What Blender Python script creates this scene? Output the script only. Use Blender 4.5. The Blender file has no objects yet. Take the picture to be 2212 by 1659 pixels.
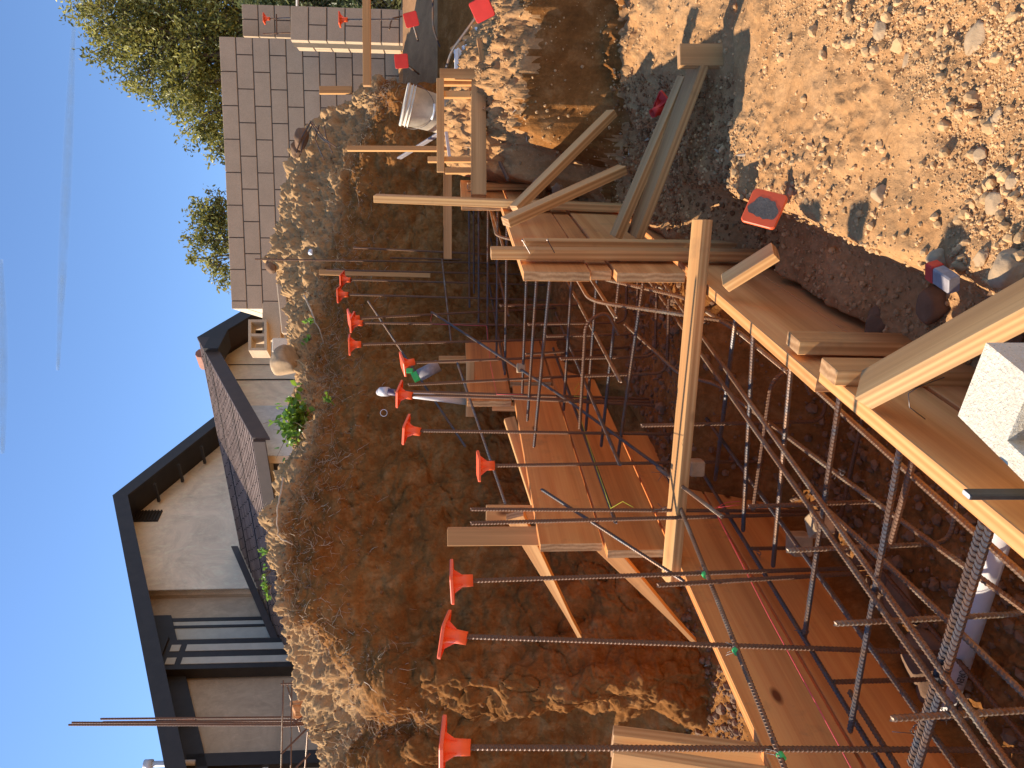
import bpy, math, random
import numpy as np
from mathutils import Vector, Matrix, Quaternion

random.seed(7); rng = np.random.default_rng(7)
S = bpy.context.scene; C = S.collection
R_ = math.radians
EYE = 1.15
TH = R_(21.8); PT = R_(4.1); FPX = 1700.0
cT, sT, cP, sP = math.cos(TH), math.sin(TH), math.cos(PT), math.sin(PT)

# ------------------------------------------------------------------ survey helpers: a sight line from the surveyor's station to a real plane
def w(r, D, z=0.0):
    return Vector((-D*sT + r*cT, D*cT + r*sT, z))
def ray(lx, ly):
    x = (829.5-ly)/FPX; y = (lx-1106)/FPX
    f = cP - y*sP; d = y*cP + sP
    v = w(x, f, -d); return v, f
def atD(lx, ly, D):
    v, f = ray(lx, ly); return v*(D/f)
def atX(lx, ly, X):
    v, f = ray(lx, ly); return v*(X/v.x)
def atY(lx, ly, Y):
    v, f = ray(lx, ly); return v*(Y/v.y)
def atZ(lx, ly, Z):
    v, f = ray(lx, ly); return v*(Z/v.z)

# ------------------------------------------------------------------ numpy noise
_p = rng.permutation(256); _p = np.concatenate([_p, _p, _p])
_g = rng.normal(size=(256, 3)); _g /= np.linalg.norm(_g, axis=1)[:, None]
def perlin(x, y, z):
    xi = np.floor(x).astype(int); yi = np.floor(y).astype(int); zi = np.floor(z).astype(int)
    xf, yf, zf = x-xi, y-yi, z-zi
    xi &= 255; yi &= 255; zi &= 255
    def fd(t): return t*t*t*(t*(t*6-15)+10)
    u, v, q = fd(xf), fd(yf), fd(zf)
    out = 0
    for a in (0, 1):
        for b in (0, 1):
            for c in (0, 1):
                g = _g[_p[_p[_p[(xi+a)]+((yi+b) & 255)]+((zi+c) & 255)]]
                dot = g[..., 0]*(xf-a)+g[..., 1]*(yf-b)+g[..., 2]*(zf-c)
                out = out + dot*(u if a else 1-u)*(v if b else 1-v)*(q if c else 1-q)
    return out*1.6
def fbm(x, y, z, s, octv=4, gain=.5, ridged=False):
    t = 0; a = 1.0
    for k in range(octv):
        n = perlin(x*s+k*13.1, y*s+k*7.7, z*s-k*3.3)
        if ridged: n = 1-2*np.abs(n)
        t = t + n*a; a *= gain; s *= 2.03
    return t
def sst(a, b, x):
    t = np.clip((x-a)/(b-a), 0, 1); return t*t*(3-2*t)

# ------------------------------------------------------------------ materials
def mat(name, rough=.8, metal=0.0):
    m = bpy.data.materials.new(name); m.use_nodes = True
    nt = m.node_tree; b = nt.nodes['Principled BSDF']
    b.inputs['Roughness'].default_value = rough; b.inputs['Metallic'].default_value = metal
    return m, nt, b
def N(nt, t, **k):
    n = nt.nodes.new(t)
    for a, v in k.items(): setattr(n, a, v)
    return n
def coords(nt, scale=(1, 1, 1), kind='Object', off=None):
    tc = N(nt, 'ShaderNodeTexCoord'); mp = N(nt, 'ShaderNodeMapping')
    mp.inputs['Scale'].default_value = scale
    nt.links.new(tc.outputs[kind], mp.inputs['Vector'])
    if off:
        oi = N(nt, 'ShaderNodeObjectInfo'); mu = N(nt, 'ShaderNodeMath', operation='MULTIPLY'); mu.inputs[1].default_value = off
        nt.links.new(oi.outputs['Random'], mu.inputs[0]); nt.links.new(mu.outputs[0], mp.inputs['Location'])
    return mp.outputs[0]
def noise(nt, vec, s, detail=6, rough=.6, dist=0):
    n = N(nt, 'ShaderNodeTexNoise'); n.inputs['Scale'].default_value = s; n.inputs['Detail'].default_value = detail
    n.inputs['Roughness'].default_value = rough; n.inputs['Distortion'].default_value = dist
    nt.links.new(vec, n.inputs['Vector']); return n.outputs['Fac']
def ramp(nt, fac, stops):
    r = N(nt, 'ShaderNodeValToRGB'); e = r.color_ramp.elements
    while len(e) < len(stops): e.new(.5)
    for i, (p, c) in enumerate(stops):
        e[i].position = p; e[i].color = (c[0], c[1], c[2], 1) if hasattr(c, '__len__') else (c, c, c, 1)
    nt.links.new(fac, r.inputs['Fac']); return r.outputs['Color']
def mix(nt, fac, a, b, mode='MIX'):
    m = N(nt, 'ShaderNodeMix', data_type='RGBA', blend_type=mode)
    for i, v in ((0, fac), (6, a), (7, b)):
        if hasattr(v, 'links') or hasattr(v, 'is_linked'): nt.links.new(v, m.inputs[i])
        elif i == 0: m.inputs[0].default_value = v
        else: m.inputs[i].default_value = (*v, 1)
    return m.outputs[2]
def bump(nt, b, h, strength=.4, dist=.01):
    n = N(nt, 'ShaderNodeBump'); n.inputs['Strength'].default_value = strength; n.inputs['Distance'].default_value = dist
    nt.links.new(h, n.inputs['Height'])
    if b.inputs['Normal'].is_linked:
        nt.links.new(b.inputs['Normal'].links[0].from_socket, n.inputs['Normal'])
    nt.links.new(n.outputs[0], b.inputs['Normal'])

def m_soil(name, c0, c1, c2, speck=(.6, .5, .36), topz=None, top=None):
    m, nt, b = mat(name, 1.0); b.inputs['Specular IOR Level'].default_value = .03
    v = coords(nt)
    big = noise(nt, v, 1.1, 5, .62, .4); mid = noise(nt, v, 7, 8, .7, .3); fine = noise(nt, v, 60, 6, .7)
    col = ramp(nt, big, [(.3, c0), (.5, c1), (.72, c2)])
    col = mix(nt, .55, col, ramp(nt, mid, [(.3, c0), (.5, c1), (.7, c2)]))
    col = mix(nt, .5, col, ramp(nt, fine, [(.25, .28), (.5, .5), (.75, .75)]), 'OVERLAY')
    if topz is not None:
        at = N(nt, 'ShaderNodeAttribute', attribute_name='topsoil')
        k = N(nt, 'ShaderNodeMath', operation='ADD'); nt.links.new(at.outputs['Fac'], k.inputs[0])
        sc = N(nt, 'ShaderNodeMath', operation='MULTIPLY_ADD'); sc.inputs[1].default_value = 1.2; sc.inputs[2].default_value = -.6
        nt.links.new(mid, sc.inputs[0]); nt.links.new(sc.outputs[0], k.inputs[1]); k.use_clamp = True
        tcol = mix(nt, .5, top, ramp(nt, fine, [(.25, .3), (.5, .5), (.75, .75)]), 'OVERLAY')
        col = mix(nt, k.outputs[0], col, tcol)
    vo = N(nt, 'ShaderNodeTexVoronoi'); vo.inputs['Scale'].default_value = 34; nt.links.new(v, vo.inputs['Vector'])
    sp = ramp(nt, vo.outputs['Distance'], [(.08, 1), (.16, 0)])
    sel = ramp(nt, noise(nt, v, 5, 3), [(.58, 0), (.68, .6)])
    f = mix(nt, 1.0, sp, sel, 'MULTIPLY')
    col = mix(nt, f, col, speck)
    nt.links.new(col, b.inputs['Base Color'])
    bump(nt, b, fine, .6, .012); bump(nt, b, noise(nt, v, 190, 4, .7), .45, .004)
    bump(nt, b, vo.outputs['Distance'], .35, .006)
    return m

def m_wood(name, c0, c1, c2, rough=.65, lit=None, knots=True, gray=0.0):
    m, nt, b = mat(name, rough); b.inputs['Specular IOR Level'].default_value = .25
    v = coords(nt, (1.1, 1, 1), off=37.0)
    sv = coords(nt, (.35, 9, 9), off=11.0)
    wv = N(nt, 'ShaderNodeTexWave', wave_type='BANDS', bands_direction='Z')
    wv.inputs['Scale'].default_value = 3.2; wv.inputs['Distortion'].default_value = 5.5; wv.inputs['Detail'].default_value = 3
    wv.inputs['Detail Scale'].default_value = .7
    nt.links.new(coords(nt, (.22, 5, 5), off=23.0), wv.inputs['Vector'])
    grain = noise(nt, coords(nt, (1.5, 120, 120), off=5.0), 1.0, 4, .65)
    big = noise(nt, sv, .8, 3, .5, .6)
    col = ramp(nt, wv.outputs['Fac'], [(.0, c0), (.55, c1), (1.0, c2)])
    col = mix(nt, .45, col, ramp(nt, big, [(.3, c0), (.5, c1), (.7, c2)]))
    col = mix(nt, .35, col, ramp(nt, grain, [(.3, .3), (.5, .5), (.7, .68)]), 'OVERLAY')
    if knots:
        vo = N(nt, 'ShaderNodeTexVoronoi'); vo.inputs['Scale'].default_value = 2.6
        nt.links.new(coords(nt, (1, 2.2, 2.2), off=17.0), vo.inputs['Vector'])
        k = ramp(nt, vo.outputs['Distance'], [(.05, 1), (.11, 0)])
        col = mix(nt, k, col, (c0[0]*.35, c0[1]*.28, c0[2]*.25))
    st = ramp(nt, noise(nt, v, 4, 6, .7), [(.58, 0), (.75, .35)])
    col = mix(nt, st, col, (.09, .07, .05))
    nt.links.new(col, b.inputs['Base Color'])
    bump(nt, b, grain, .25, .0015); bump(nt, b, wv.outputs['Fac'], .12, .001)
    return m

def m_plain(name, c, rough=.6, metal=0., var=.15, s=20, bmp=.15, bd=.002, spec=.4):
    m, nt, b = mat(name, rough, metal); b.inputs['Specular IOR Level'].default_value = spec
    v = coords(nt); n = noise(nt, v, s, 6, .65)
    lo = tuple(max(0, q*(1-var)) for q in c); hi = tuple(min(1, q*(1+var)) for q in c)
    nt.links.new(ramp(nt, n, [(.3, lo), (.7, hi)]), b.inputs['Base Color'])
    if bmp: bump(nt, b, noise(nt, v, s*4, 5, .7), bmp, bd)
    return m

def m_bar(name, c, rust, rough, metal, amt):
    m, nt, b = mat(name, rough, metal)
    v = coords(nt, off=9.0); n = noise(nt, v, 9, 5, .7)
    col = mix(nt, ramp(nt, n, [(.5-amt*.5, 0), (.62-amt*.3, 1)]), c, rust)
    col = mix(nt, .5, col, ramp(nt, noise(nt, v, 150, 3), [(.3, .3), (.7, .7)]), 'OVERLAY')
    nt.links.new(col, b.inputs['Base Color'])
    bump(nt, b, noise(nt, v, 260, 3), .3, .001)
    return m

def m_concrete(name, c, var=.18, s=9, bmp=.7):
    m, nt, b = mat(name, .92); b.inputs['Specular IOR Level'].default_value = .2
    v = coords(nt); a = noise(nt, v, s, 7, .7); f = noise(nt, v, 130, 4, .7)
    lo = tuple(q*(1-var) for q in c); hi = tuple(min(1, q*(1+var)) for q in c)
    col = ramp(nt, a, [(.3, lo), (.7, hi)])
    vo = N(nt, 'ShaderNodeTexVoronoi'); vo.inputs['Scale'].default_value = 120; nt.links.new(v, vo.inputs['Vector'])
    col = mix(nt, .5, col, ramp(nt, f, [(.3, .32), (.7, .68)]), 'OVERLAY')
    col = mix(nt, ramp(nt, vo.outputs['Distance'], [(.1, .6), (.25, 0)]), col, tuple(q*.45 for q in c))
    nt.links.new(col, b.inputs['Base Color'])
    bump(nt, b, f, bmp, .003); return m

def m_stucco(name, c, patch=None):
    m, nt, b = mat(name, .93); b.inputs['Specular IOR Level'].default_value = .15
    v = coords(nt); a = noise(nt, v, .9, 8, .75, 1.2); f = noise(nt, coords(nt, (1, 1, .5)), 5, 8, .75, 1.5)
    col = ramp(nt, a, [(.35, tuple(q*.8 for q in c)), (.65, tuple(min(1, q*1.15) for q in c))])
    col = mix(nt, ramp(nt, f, [(.5, 0), (.7, .45)]), col, tuple(min(1, q*1.45) for q in c))
    nt.links.new(col, b.inputs['Base Color'])
    bump(nt, b, f, .5, .02); bump(nt, b, noise(nt, v, 40, 4), .3, .004); return m

M = {}
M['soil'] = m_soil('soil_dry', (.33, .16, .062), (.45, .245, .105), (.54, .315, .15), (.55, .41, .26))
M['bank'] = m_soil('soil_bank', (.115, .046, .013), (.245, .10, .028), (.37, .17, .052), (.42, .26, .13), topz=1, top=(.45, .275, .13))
M['stone'] = m_plain('stone', (.44, .30, .17), .85, 0, .35, 9, .5, .006, .2)
M['stone_dark'] = m_plain('stone_dark', (.20, .115, .065), .85, 0, .3, 9, .5, .006, .2)
M['clod'] = m_plain('clod', (.26, .13, .055), .9, 0, .35, 9, .5, .006, .15)
M['pebble'] = m_plain('pebble', (.52, .32, .15), .9, 0, .4, 14, .3, .003, .2)
M['form'] = m_wood('fir_form_board', (.52, .20, .055), (.72, .32, .10), (.84, .44, .165))
M['formred'] = m_wood('fir_form_oiled_bounce', (.50, .165, .04), (.72, .275, .07), (.84, .38, .11))  # oiled fir again, extra red stands in for warm bounced light
M['stud'] = m_wood('fir_stud', (.44, .205, .07), (.62, .32, .115), (.76, .45, .18))
M['studgray'] = m_wood('weathered_stud', (.32, .16, .062), (.47, .26, .10), (.60, .36, .155))
M['endgrain'] = m_wood('end_grain', (.30, .15, .06), (.46, .25, .11), (.6, .36, .17), knots=False)
M['rust'] = m_bar('rebar_rust', (.105, .068, .045), (.15, .07, .032), .55, .35, .5)
M['steel'] = m_bar('rebar_steel', (.085, .078, .078), (.16, .085, .045), .45, .5, .12)
M['tan'] = m_bar('rebar_tan', (.24, .19, .13), (.19, .10, .05), .5, .4, .3)
M['orange'] = m_plain('orange_plastic', (.92, .125, .035), .45, 0, .08, 12, .05, .001, .4)
M['redcap'] = m_plain('red_plastic', (.60, .03, .015), .5, 0, .1, 12, .05, .001, .4)
M['smear'] = m_concrete('cement_smear', (.15, .125, .10))
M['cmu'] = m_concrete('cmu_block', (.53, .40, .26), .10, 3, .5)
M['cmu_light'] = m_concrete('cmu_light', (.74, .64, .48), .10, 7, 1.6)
M['mortar'] = m_concrete('mortar', (.12, .095, .07))
M['concrete'] = m_concrete('concrete_footing', (.36, .19, .085), .35, 3)
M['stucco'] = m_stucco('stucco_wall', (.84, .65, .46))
M['stucco_shade'] = m_stucco('stucco_wall_recess_shade', (.50, .37, .25))  # darker copy of the stucco, recess shade put into the colour
M['stuccop'] = m_stucco('stucco_patch', (.60, .58, .55))
M['trim'] = m_plain('dark_trim', (.034, .026, .020), .6, 0, .2, 5, .1)
M['fascia'] = m_plain('brown_fascia', (.075, .05, .038), .6, 0, .15, 5, .1)
M['cream'] = m_plain('cream_panel', (.52, .46, .36), .7, 0, .1, 4, .1)
M['white'] = m_plain('white_plastic', (.78, .78, .76), .4, 0, .05, 9, .05)
M['pvc'] = m_plain('pvc_pipe', (.62, .58, .55), .4, 0, .1, 6, .05)
M['bucket'] = m_plain('dirty_bucket', (.60, .53, .42), .6, 0, .3, 7, .3)
M['black'] = m_plain('black_plastic', (.02, .02, .02), .5, 0, .2, 9, .1)
M['blackbar'] = m_plain('black_steel', (.035, .035, .035), .5, .3, .3, 25, .3)
M['green'] = m_plain('green_paint', (.06, .50, .12), .5, 0, .1, 9, .1)
M['greentie'] = M['green']
M['grey'] = m_plain('grey_tube', (.26, .23, .23), .6, 0, .25, 40, .1)
M['purple'] = m_plain('purple_primer', (.10, .06, .10), .5)
M['wire'] = m_plain('tie_wire', (.14, .12, .11), .4, .7, .2, 30, 0)
M['pink'] = m_plain('pink_string', (.85, .09, .10), .7, 0, .1, 9, 0)
M['yellow'] = m_plain('yellow_string', (.62, .62, .05), .7, 0, .1, 9, 0)
M['root'] = m_plain('dry_root', (.50, .38, .25), .9, 0, .4, 6, .2)
M['bark'] = m_plain('tree_bark', (.14, .10, .07), .9, 0, .3, 9, .5, .01)
M['chip'] = m_plain('wood_chip', (.50, .40, .28), .85, 0, .3, 9, .1)
M['tile'] = m_plain('terracotta', (.40, .16, .10), .7)

def m_leaf(name, c0, c1, trans=.35, gloss=.45):
    m, nt, b = mat(name, gloss); b.inputs['Specular IOR Level'].default_value = .4
    at = N(nt, 'ShaderNodeAttribute', attribute_name='tint')
    col = mix(nt, at.outputs['Fac'], c0, c1)
    nt.links.new(col, b.inputs['Base Color'])
    tr = N(nt, 'ShaderNodeBsdfTranslucent'); nt.links.new(col, tr.inputs['Color'])
    ms = N(nt, 'ShaderNodeMixShader'); ms.inputs[0].default_value = trans
    nt.links.new(b.outputs[0], ms.inputs[1]); nt.links.new(tr.outputs[0], ms.inputs[2])
    nt.links.new(ms.outputs[0], nt.nodes['Material Output'].inputs['Surface']); return m
M['leaf_tree'] = m_leaf('olive_foliage', (.075, .085, .02), (.50, .46, .11))
M['leaf_ivy'] = m_leaf('ivy_leaf', (.05, .14, .02), (.30, .46, .05), .4, .3)
M['leaf_small'] = m_leaf('weed_leaf', (.10, .26, .04), (.28, .48, .07), .4, .35)
M['leaf_hedge'] = m_leaf('hedge_foliage', (.05, .07, .025), (.22, .24, .09))

def m_shingle():
    m, nt, b = mat('roof_shingle', .95); b.inputs['Specular IOR Level'].default_value = .1
    v = coords(nt, (1, 1, 1))
    br = N(nt, 'ShaderNodeTexBrick'); br.inputs['Scale'].default_value = 1
    br.inputs['Brick Width'].default_value = .30; br.inputs['Row Height'].default_value = .14
    br.inputs['Mortar Size'].default_value = .012; br.offset = .43
    br.inputs['Color1'].default_value = (.34, .26, .22, 1); br.inputs['Color2'].default_value = (.22, .165, .14, 1)
    br.inputs['Mortar'].default_value = (.03, .025, .025, 1)
    nt.links.new(v, br.inputs['Vector'])
    nt.links.new(mix(nt, .4, br.outputs['Color'], ramp(nt, noise(nt, v, 60), [(.3, .3), (.7, .7)]), 'OVERLAY'), b.inputs['Base Color'])
    bump(nt, b, br.outputs['Fac'], -.5, .02); return m
M['shingle'] = m_shingle()
def m_glass():
    m, nt, b = mat('window_glass', .06); b.inputs['Base Color'].default_value = (.10, .17, .32, 1)
    b.inputs['Specular IOR Level'].default_value = .8; return m
M['glass'] = m_glass()

# ------------------------------------------------------------------ mesh helpers
def newmesh(name, V, F, mats, smooth=False, mi=None):
    me = bpy.data.meshes.new(name)
    if isinstance(V, np.ndarray) and isinstance(F, np.ndarray):
        k = F.shape[1]
        me.vertices.add(len(V)); me.vertices.foreach_set('co', V.astype(np.float32).ravel())
        me.loops.add(F.size); me.loops.foreach_set('vertex_index', F.astype(np.int32).ravel())
        me.polygons.add(len(F)); me.polygons.foreach_set('loop_start', np.arange(0, F.size, k, dtype=np.int32))
        me.polygons.foreach_set('loop_total', np.full(len(F), k, dtype=np.int32))
        me.update(calc_edges=True)
    else:
        me.from_pydata([tuple(v) for v in V], [], F)
    for m in (mats if isinstance(mats, (list, tuple)) else [mats]): me.materials.append(m)
    if mi is not None: me.polygons.foreach_set('material_index', np.asarray(mi, dtype=np.int32))
    me.polygons.foreach_set('use_smooth', [bool(smooth)]*len(me.polygons))
    me.update(); return me
def tag(o, label=None, cat=None, group=None, kind=None):
    if label: o['label'] = label
    if cat: o['category'] = cat
    if group: o['group'] = group
    if kind: o['kind'] = kind
    return o
def link(name, me, parent=None, mw=None):
    o = bpy.data.objects.new(name, me); C.objects.link(o)
    if mw is not None: o.matrix_world = mw
    if parent is not None:
        o.parent = parent; o.matrix_parent_inverse = Matrix.Translation(-parent.location)
    return o
def place(name, V, F, m, parent=None, smooth=False, mi=None):
    """mesh given in survey coordinates; origin moved to its base centre"""
    V = np.array([tuple(v) for v in V]) if not isinstance(V, np.ndarray) else V
    o = (V.min(0)+V.max(0))/2; o[2] = V[:, 2].min()
    me = newmesh(name, V-o, F, m, smooth, mi)
    return link(name, me, parent, Matrix.Translation(Vector(o)))
def thing(name, loc, label, cat, group=None):
    o = bpy.data.objects.new(name, None); C.objects.link(o); o.location = Vector(loc); o.empty_display_size = .1
    return tag(o, label, cat, group)

class MB:
    def __init__(s): s.v = []; s.f = []; s.m = []
    def add(s, V, F, mi=0):
        n = len(s.v); s.v += [tuple(v) for v in V]; s.f += [tuple(i+n for i in f) for f in F]; s.m += [mi]*len(F)
    def box(s, o, ax, ay, az, mi=0, ch=0.0):
        """o = corner, ax ay az = edge vectors; small chamfer optional"""
        o, ax, ay, az = Vector(o), Vector(ax), Vector(ay), Vector(az)
        if ax.cross(ay).dot(az) < 0: o = o+ax; ax = -ax
        if ch <= 0:
            V = [o+ax*i+ay*j+az*k for k in (0, 1) for j in (0, 1) for i in (0, 1)]
            s.add(V, [(0, 2, 3, 1), (4, 5, 7, 6), (0, 1, 5, 4), (2, 6, 7, 3), (0, 4, 6, 2), (1, 3, 7, 5)], mi); return
        ly, lz = ay.length, az.length; cy, cz = min(ch/ly, .3), min(ch/lz, .3); cx = min(ch/ax.length, .2)
        prof = [(cy, 0), (1-cy, 0), (1, cz), (1, 1-cz), (1-cy, 1), (cy, 1), (0, 1-cz), (0, cz)]
        V = []
        for x, sh in ((0, .6), (cx, 0), (1-cx, 0), (1, .6)):
            for (y, z) in prof:
                y2 = y+(cy*sh if y < .5 else -cy*sh); z2 = z+(cz*sh if z < .5 else -cz*sh)
                V.append(o+ax*x+ay*y2+az*z2)
        F = [tuple(reversed(range(8))), tuple(range(24, 32))]
        for r in range(3):
            for i in range(8):
                j = (i+1) % 8; F.append((r*8+i, r*8+j, (r+1)*8+j, (r+1)*8+i))
        s.add(V, F, mi)
    def tube(s, pts, rad, n=8, mi=0, caps=True):
        pts = [Vector(p) for p in pts]; L = len(pts)
        rad = rad if hasattr(rad, '__len__') else [rad]*L
        t0 = (pts[1]-pts[0]).normalized(); u = t0.orthogonal().normalized(); V = []
        for i, p in enumerate(pts):
            t = (pts[min(i+1, L-1)]-pts[max(i-1, 0)]).normalized()
            u = (u-t*u.dot(t)).normalized(); v = t.cross(u)
            V += [p+(u*math.cos(2*math.pi*k/n)+v*math.sin(2*math.pi*k/n))*rad[i] for k in range(n)]
        F = [(i*n+k, i*n+(k+1) % n, (i+1)*n+(k+1) % n, (i+1)*n+k) for i in range(L-1) for k in range(n)]
        if caps: F += [tuple(reversed(range(n))), tuple(range((L-1)*n, L*n))]
        s.add(V, F, mi)
    def prism(s, poly, d, mi=0):
        n = len(poly); d = Vector(d); V = [Vector(p) for p in poly]+[Vector(p)+d for p in poly]
        s.add(V, [tuple(reversed(range(n))), tuple(range(n, 2*n))]+[(i, (i+1) % n, n+(i+1) % n, n+i) for i in range(n)], mi)
    def build(s, name, m, parent=None, smooth=False): return place(name, s.v, s.f, m, parent, smooth, s.m)

def frame(p0, p1, wdir):
    x = (p1-p0).normalized(); y = (wdir-x*wdir.dot(x)).normalized(); z = x.cross(y)
    return x, y, z
def lumber(name, p0, p1, width, thick, wdir, m='stud', parent=None, warp=0.0, ch=.002, pointed=False, split=False):
    """a board from p0 to p1 (centre line); width along wdir"""
    p0, p1 = Vector(p0), Vector(p1); x, y, z = frame(p0, p1, Vector(wdir)); L = (p1-p0).length
    mb = MB(); n = 1
    mb.box((0, -width/2, -thick/2), (L, 0, 0), (0, width, 0), (0, 0, thick), 0, ch)
    V = [Vector(v) for v in mb.v]
    if pointed:
        V = [Vector((v.x, v.y*(.25 if v.x > L*.99 else 1), v.z)) for v in V]
        V2 = []
        for v in V:
            if L*.9 < v.x < L*.998: V2.append(Vector((L-.16, v.y, v.z)))
            else: V2.append(v)
        V = V2
    nf = len(mb.f); mi = [0]*nf; mi[0] = 1; mi[1] = 1
    me = newmesh(name, V, mb.f, [M[m], M['endgrain']], False, mi)
    mw = Matrix((x, y, z)).transposed().to_4x4(); mw.translation = p0
    return link(name, me, parent, mw)

def lumber_n(name, p0, p1, width, thick, n, m='stud', parent=None, **k):
    x = (Vector(p1)-Vector(p0)).normalized(); return lumber(name, p0, p1, width, thick, x.cross(Vector(n)), m, parent, **k)
NS = Vector((.78, -.25, .55))
# ------------------------------------------------------------------ camera and light
cam = bpy.data.cameras.new('camera'); co = bpy.data.objects.new('camera', cam); C.objects.link(co); S.camera = co
cam.sensor_width = 36; cam.lens = 36*FPX/2212; cam.clip_start = .05; cam.clip_end = 20000
fw = w(0, cP, -sP); up_ = w(0, sP, cP); rt = w(1, 0, 0)
rot = Matrix((-up_, rt, -fw)).transposed().to_4x4(); rot.translation = Vector((0, 0, 0)); co.matrix_world = rot

sd = Vector((-1, -.10, .90)).normalized()
el = math.asin(sd.z); az = math.atan2(sd.x, sd.y)
sun = bpy.data.lights.new('sun', 'SUN'); sun.energy = 4.8; sun.angle = R_(.53); sun.color = (1, .87, .71)
so = bpy.data.objects.new('sun', sun); C.objects.link(so); so.rotation_euler = sd.to_track_quat('Z', 'Y').to_euler(); so.location = (0, 0, 20)
W = bpy.data.worlds.new('World'); S.world = W; W.use_nodes = True
nt = W.node_tree; bg = nt.nodes['Background']; sk = nt.nodes.new('ShaderNodeTexSky')
sk.sky_type = 'NISHITA'; sk.sun_disc = False; sk.sun_elevation = el; sk.sun_rotation = az; sk.air_density = 1.0; sk.dust_density = .1; sk.ozone_density = 5.5; sk.altitude = 1500
nt.links.new(sk.outputs[0], bg.inputs['Color']); bg.inputs['Strength'].default_value = .14
S.view_settings.view_transform = 'Standard'; S.view_settings.look = 'None'; S.view_settings.exposure = .78; S.view_settings.gamma = 1
S.cycles.use_denoising = True; S.cycles.max_bounces = 6

# ------------------------------------------------------------------ terrain
Dn = np.array([0.2, 1.5, 2.65, 2.79, 2.87, 3.15, 3.56, 3.69, 4.05, 4.18, 4.35, 4.5, 4.65, 5.2, 6.0, 7.0, 7.6, 8.6, 9.7, 12, 40])
UC = np.array([900, 1104, 1230, 1290, 1400, 1520, 1640, 1800, 2400])
base = [-1.06, -1.06, -1.02, -1.0, -1.06]
ZC = np.array([
 base+[-1.0, -.94, -.92, -.88, -.86, -.84, -.82, -.80, -.7, -.6, -.4, -.3, .2, .5, .6, .6],
 base+[-1.0, -.94, -.92, -.88, -.86, -.84, -.82, -.80, -.7, -.6, -.4, -.3, .2, .5, .6, .6],
 base+[-1.0, -.94, -.92, -.88, -.86, -.84, -.80, -.75, -.48, -.1, -.1, -.1, .3, .6, .65, .65],
 base+[-1.0, -.94, -.92, -.87, -.84, -.77, -.36, -.28, -.04, .04, -.1, -.1, .4, .68, .7, .7],
 base+[-1.0, -.92, -.90, -.83, -.42, -.36, -.29, -.22, .02, .05, -.1, -.1, .45, .70, .72, .72],
 base+[-.98, -.90, -.88, -.82, -.42, -.35, -.27, -.20, -.10, -.05, -.15, -.1, .45, .70, .72, .72],
 base+[-.96, -.88, -.86, -.81, -.46, -.37, -.31, -.28, -.26, -.22, -.3, -.25, .35, .66, .7, .7],
 base+[-.96, -.88, -.86, -.80, -.46, -.38, -.33, -.31, -.30, -.3, -.3, -.25, .3, .6, .7, .7],
 base+[-.96, -.88, -.86, -.80, -.46, -.38, -.33, -.31, -.30, -.3, -.3, -.25, .3, .6, .7, .7]])
def height(X, Y, detail=True):
    X = np.asarray(X, float); Y = np.asarray(Y, float)
    r = X*cT+Y*sT; D = -X*sT+Y*cT
    wob = .05*perlin(X*2.2, Y*2.2, X*0)+.02*perlin(X*7, Y*7, X*0+3)
    D2 = D+wob*np.clip((D-2.6)*2, 0, 1)
    u = 829.5+FPX*r/np.maximum(D, .05)+200*perlin(X*.0+D*1.3, D*.9, X*0+1)*.12
    ui = np.clip(u, UC[0], UC[-1]); di = np.clip(D2, Dn[0], Dn[-1])
    a = np.clip(np.searchsorted(UC, ui)-1, 0, len(UC)-2); b = np.clip(np.searchsorted(Dn, di)-1, 0, len(Dn)-2)
    fa = (ui-UC[a])/(UC[a+1]-UC[a]); fb = (di-Dn[b])/(Dn[b+1]-Dn[b]); fa = fa*fa*(3-2*fa)
    z = (ZC[a, b]*(1-fa)*(1-fb)+ZC[a+1, b]*fa*(1-fb)+ZC[a, b+1]*(1-fa)*fb+ZC[a+1, b+1]*fa*fb)
    # hollow beside the right-hand form
    z = z-.17*sst(-.365-.02*np.sin(Y*7), -.48, X)*sst(3.4, 3.0, Y)
    # trench
    tf = -1.50+.50*sst(2.85, 3.15, Y)+.30*sst(4.25, 4.6, Y)+.2*sst(6, 7, Y)
    k = sst(-.665, -.735, X); z = z*(1-k)+tf*k
    lf = -1.40+.25*sst(3.0, 4.2, Y)+.35*sst(4.2, 5.2, Y)-.10*sst(-3.0, -1.8, X)*0
    k = sst(-1.76, -1.80, X); z = z*(1-k)+lf*k
    if detail:
        inn = ((X < -.70) & (X > -1.78))
        big = .030*fbm(X, Y, X*0, 1.6, 3)+.014*fbm(X, Y, X*0+5, 7, 3)
        rough = fbm(X, Y, X*0+9, 24, 3, .6)
        patch = sst(-.1, .35, perlin(X*1.7, Y*1.7, X*0+4))
        z = z+np.where(inn, .4, 1.0)*big+rough*(.003+.007*patch+.006*(z < -1.15)+.012*((D > 4.1) & (z > -.95)))
        mz = np.exp(-((D-4.5)/.9)**2)*sst(1240, 1330, u)*1.15; z = z+mz*(.026*fbm(X, Y, X*0+3, 17, 4, .7)+.075*fbm(X, Y, X*0+21, 2.6, 3, .6)+.03*perlin(X*9, Y*9, X*0+2))
    # steep parts are clumpy
        z = z+.03*fbm(X, Y, X*0+2, 11, 3, .6, True)*((D > 4.25) & (D < 6) & (u > 1230))
    return z
nu, nd = 900, 760
ang = np.linspace(R_(-47), R_(52), nu); Dg = .55*np.exp(np.linspace(0, math.log(16/.55), nd))
A, Q = np.meshgrid(ang, Dg, indexing='xy')
rr = Q*np.tan(A); X = -Q*sT+rr*cT; Y = Q*cT+rr*sT
Z = height(X, Y)
V = np.stack([X, Y, Z], -1).reshape(-1, 3)
ii = np.arange(nd-1)[:, None]*nu+np.arange(nu-1)[None, :]
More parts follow.
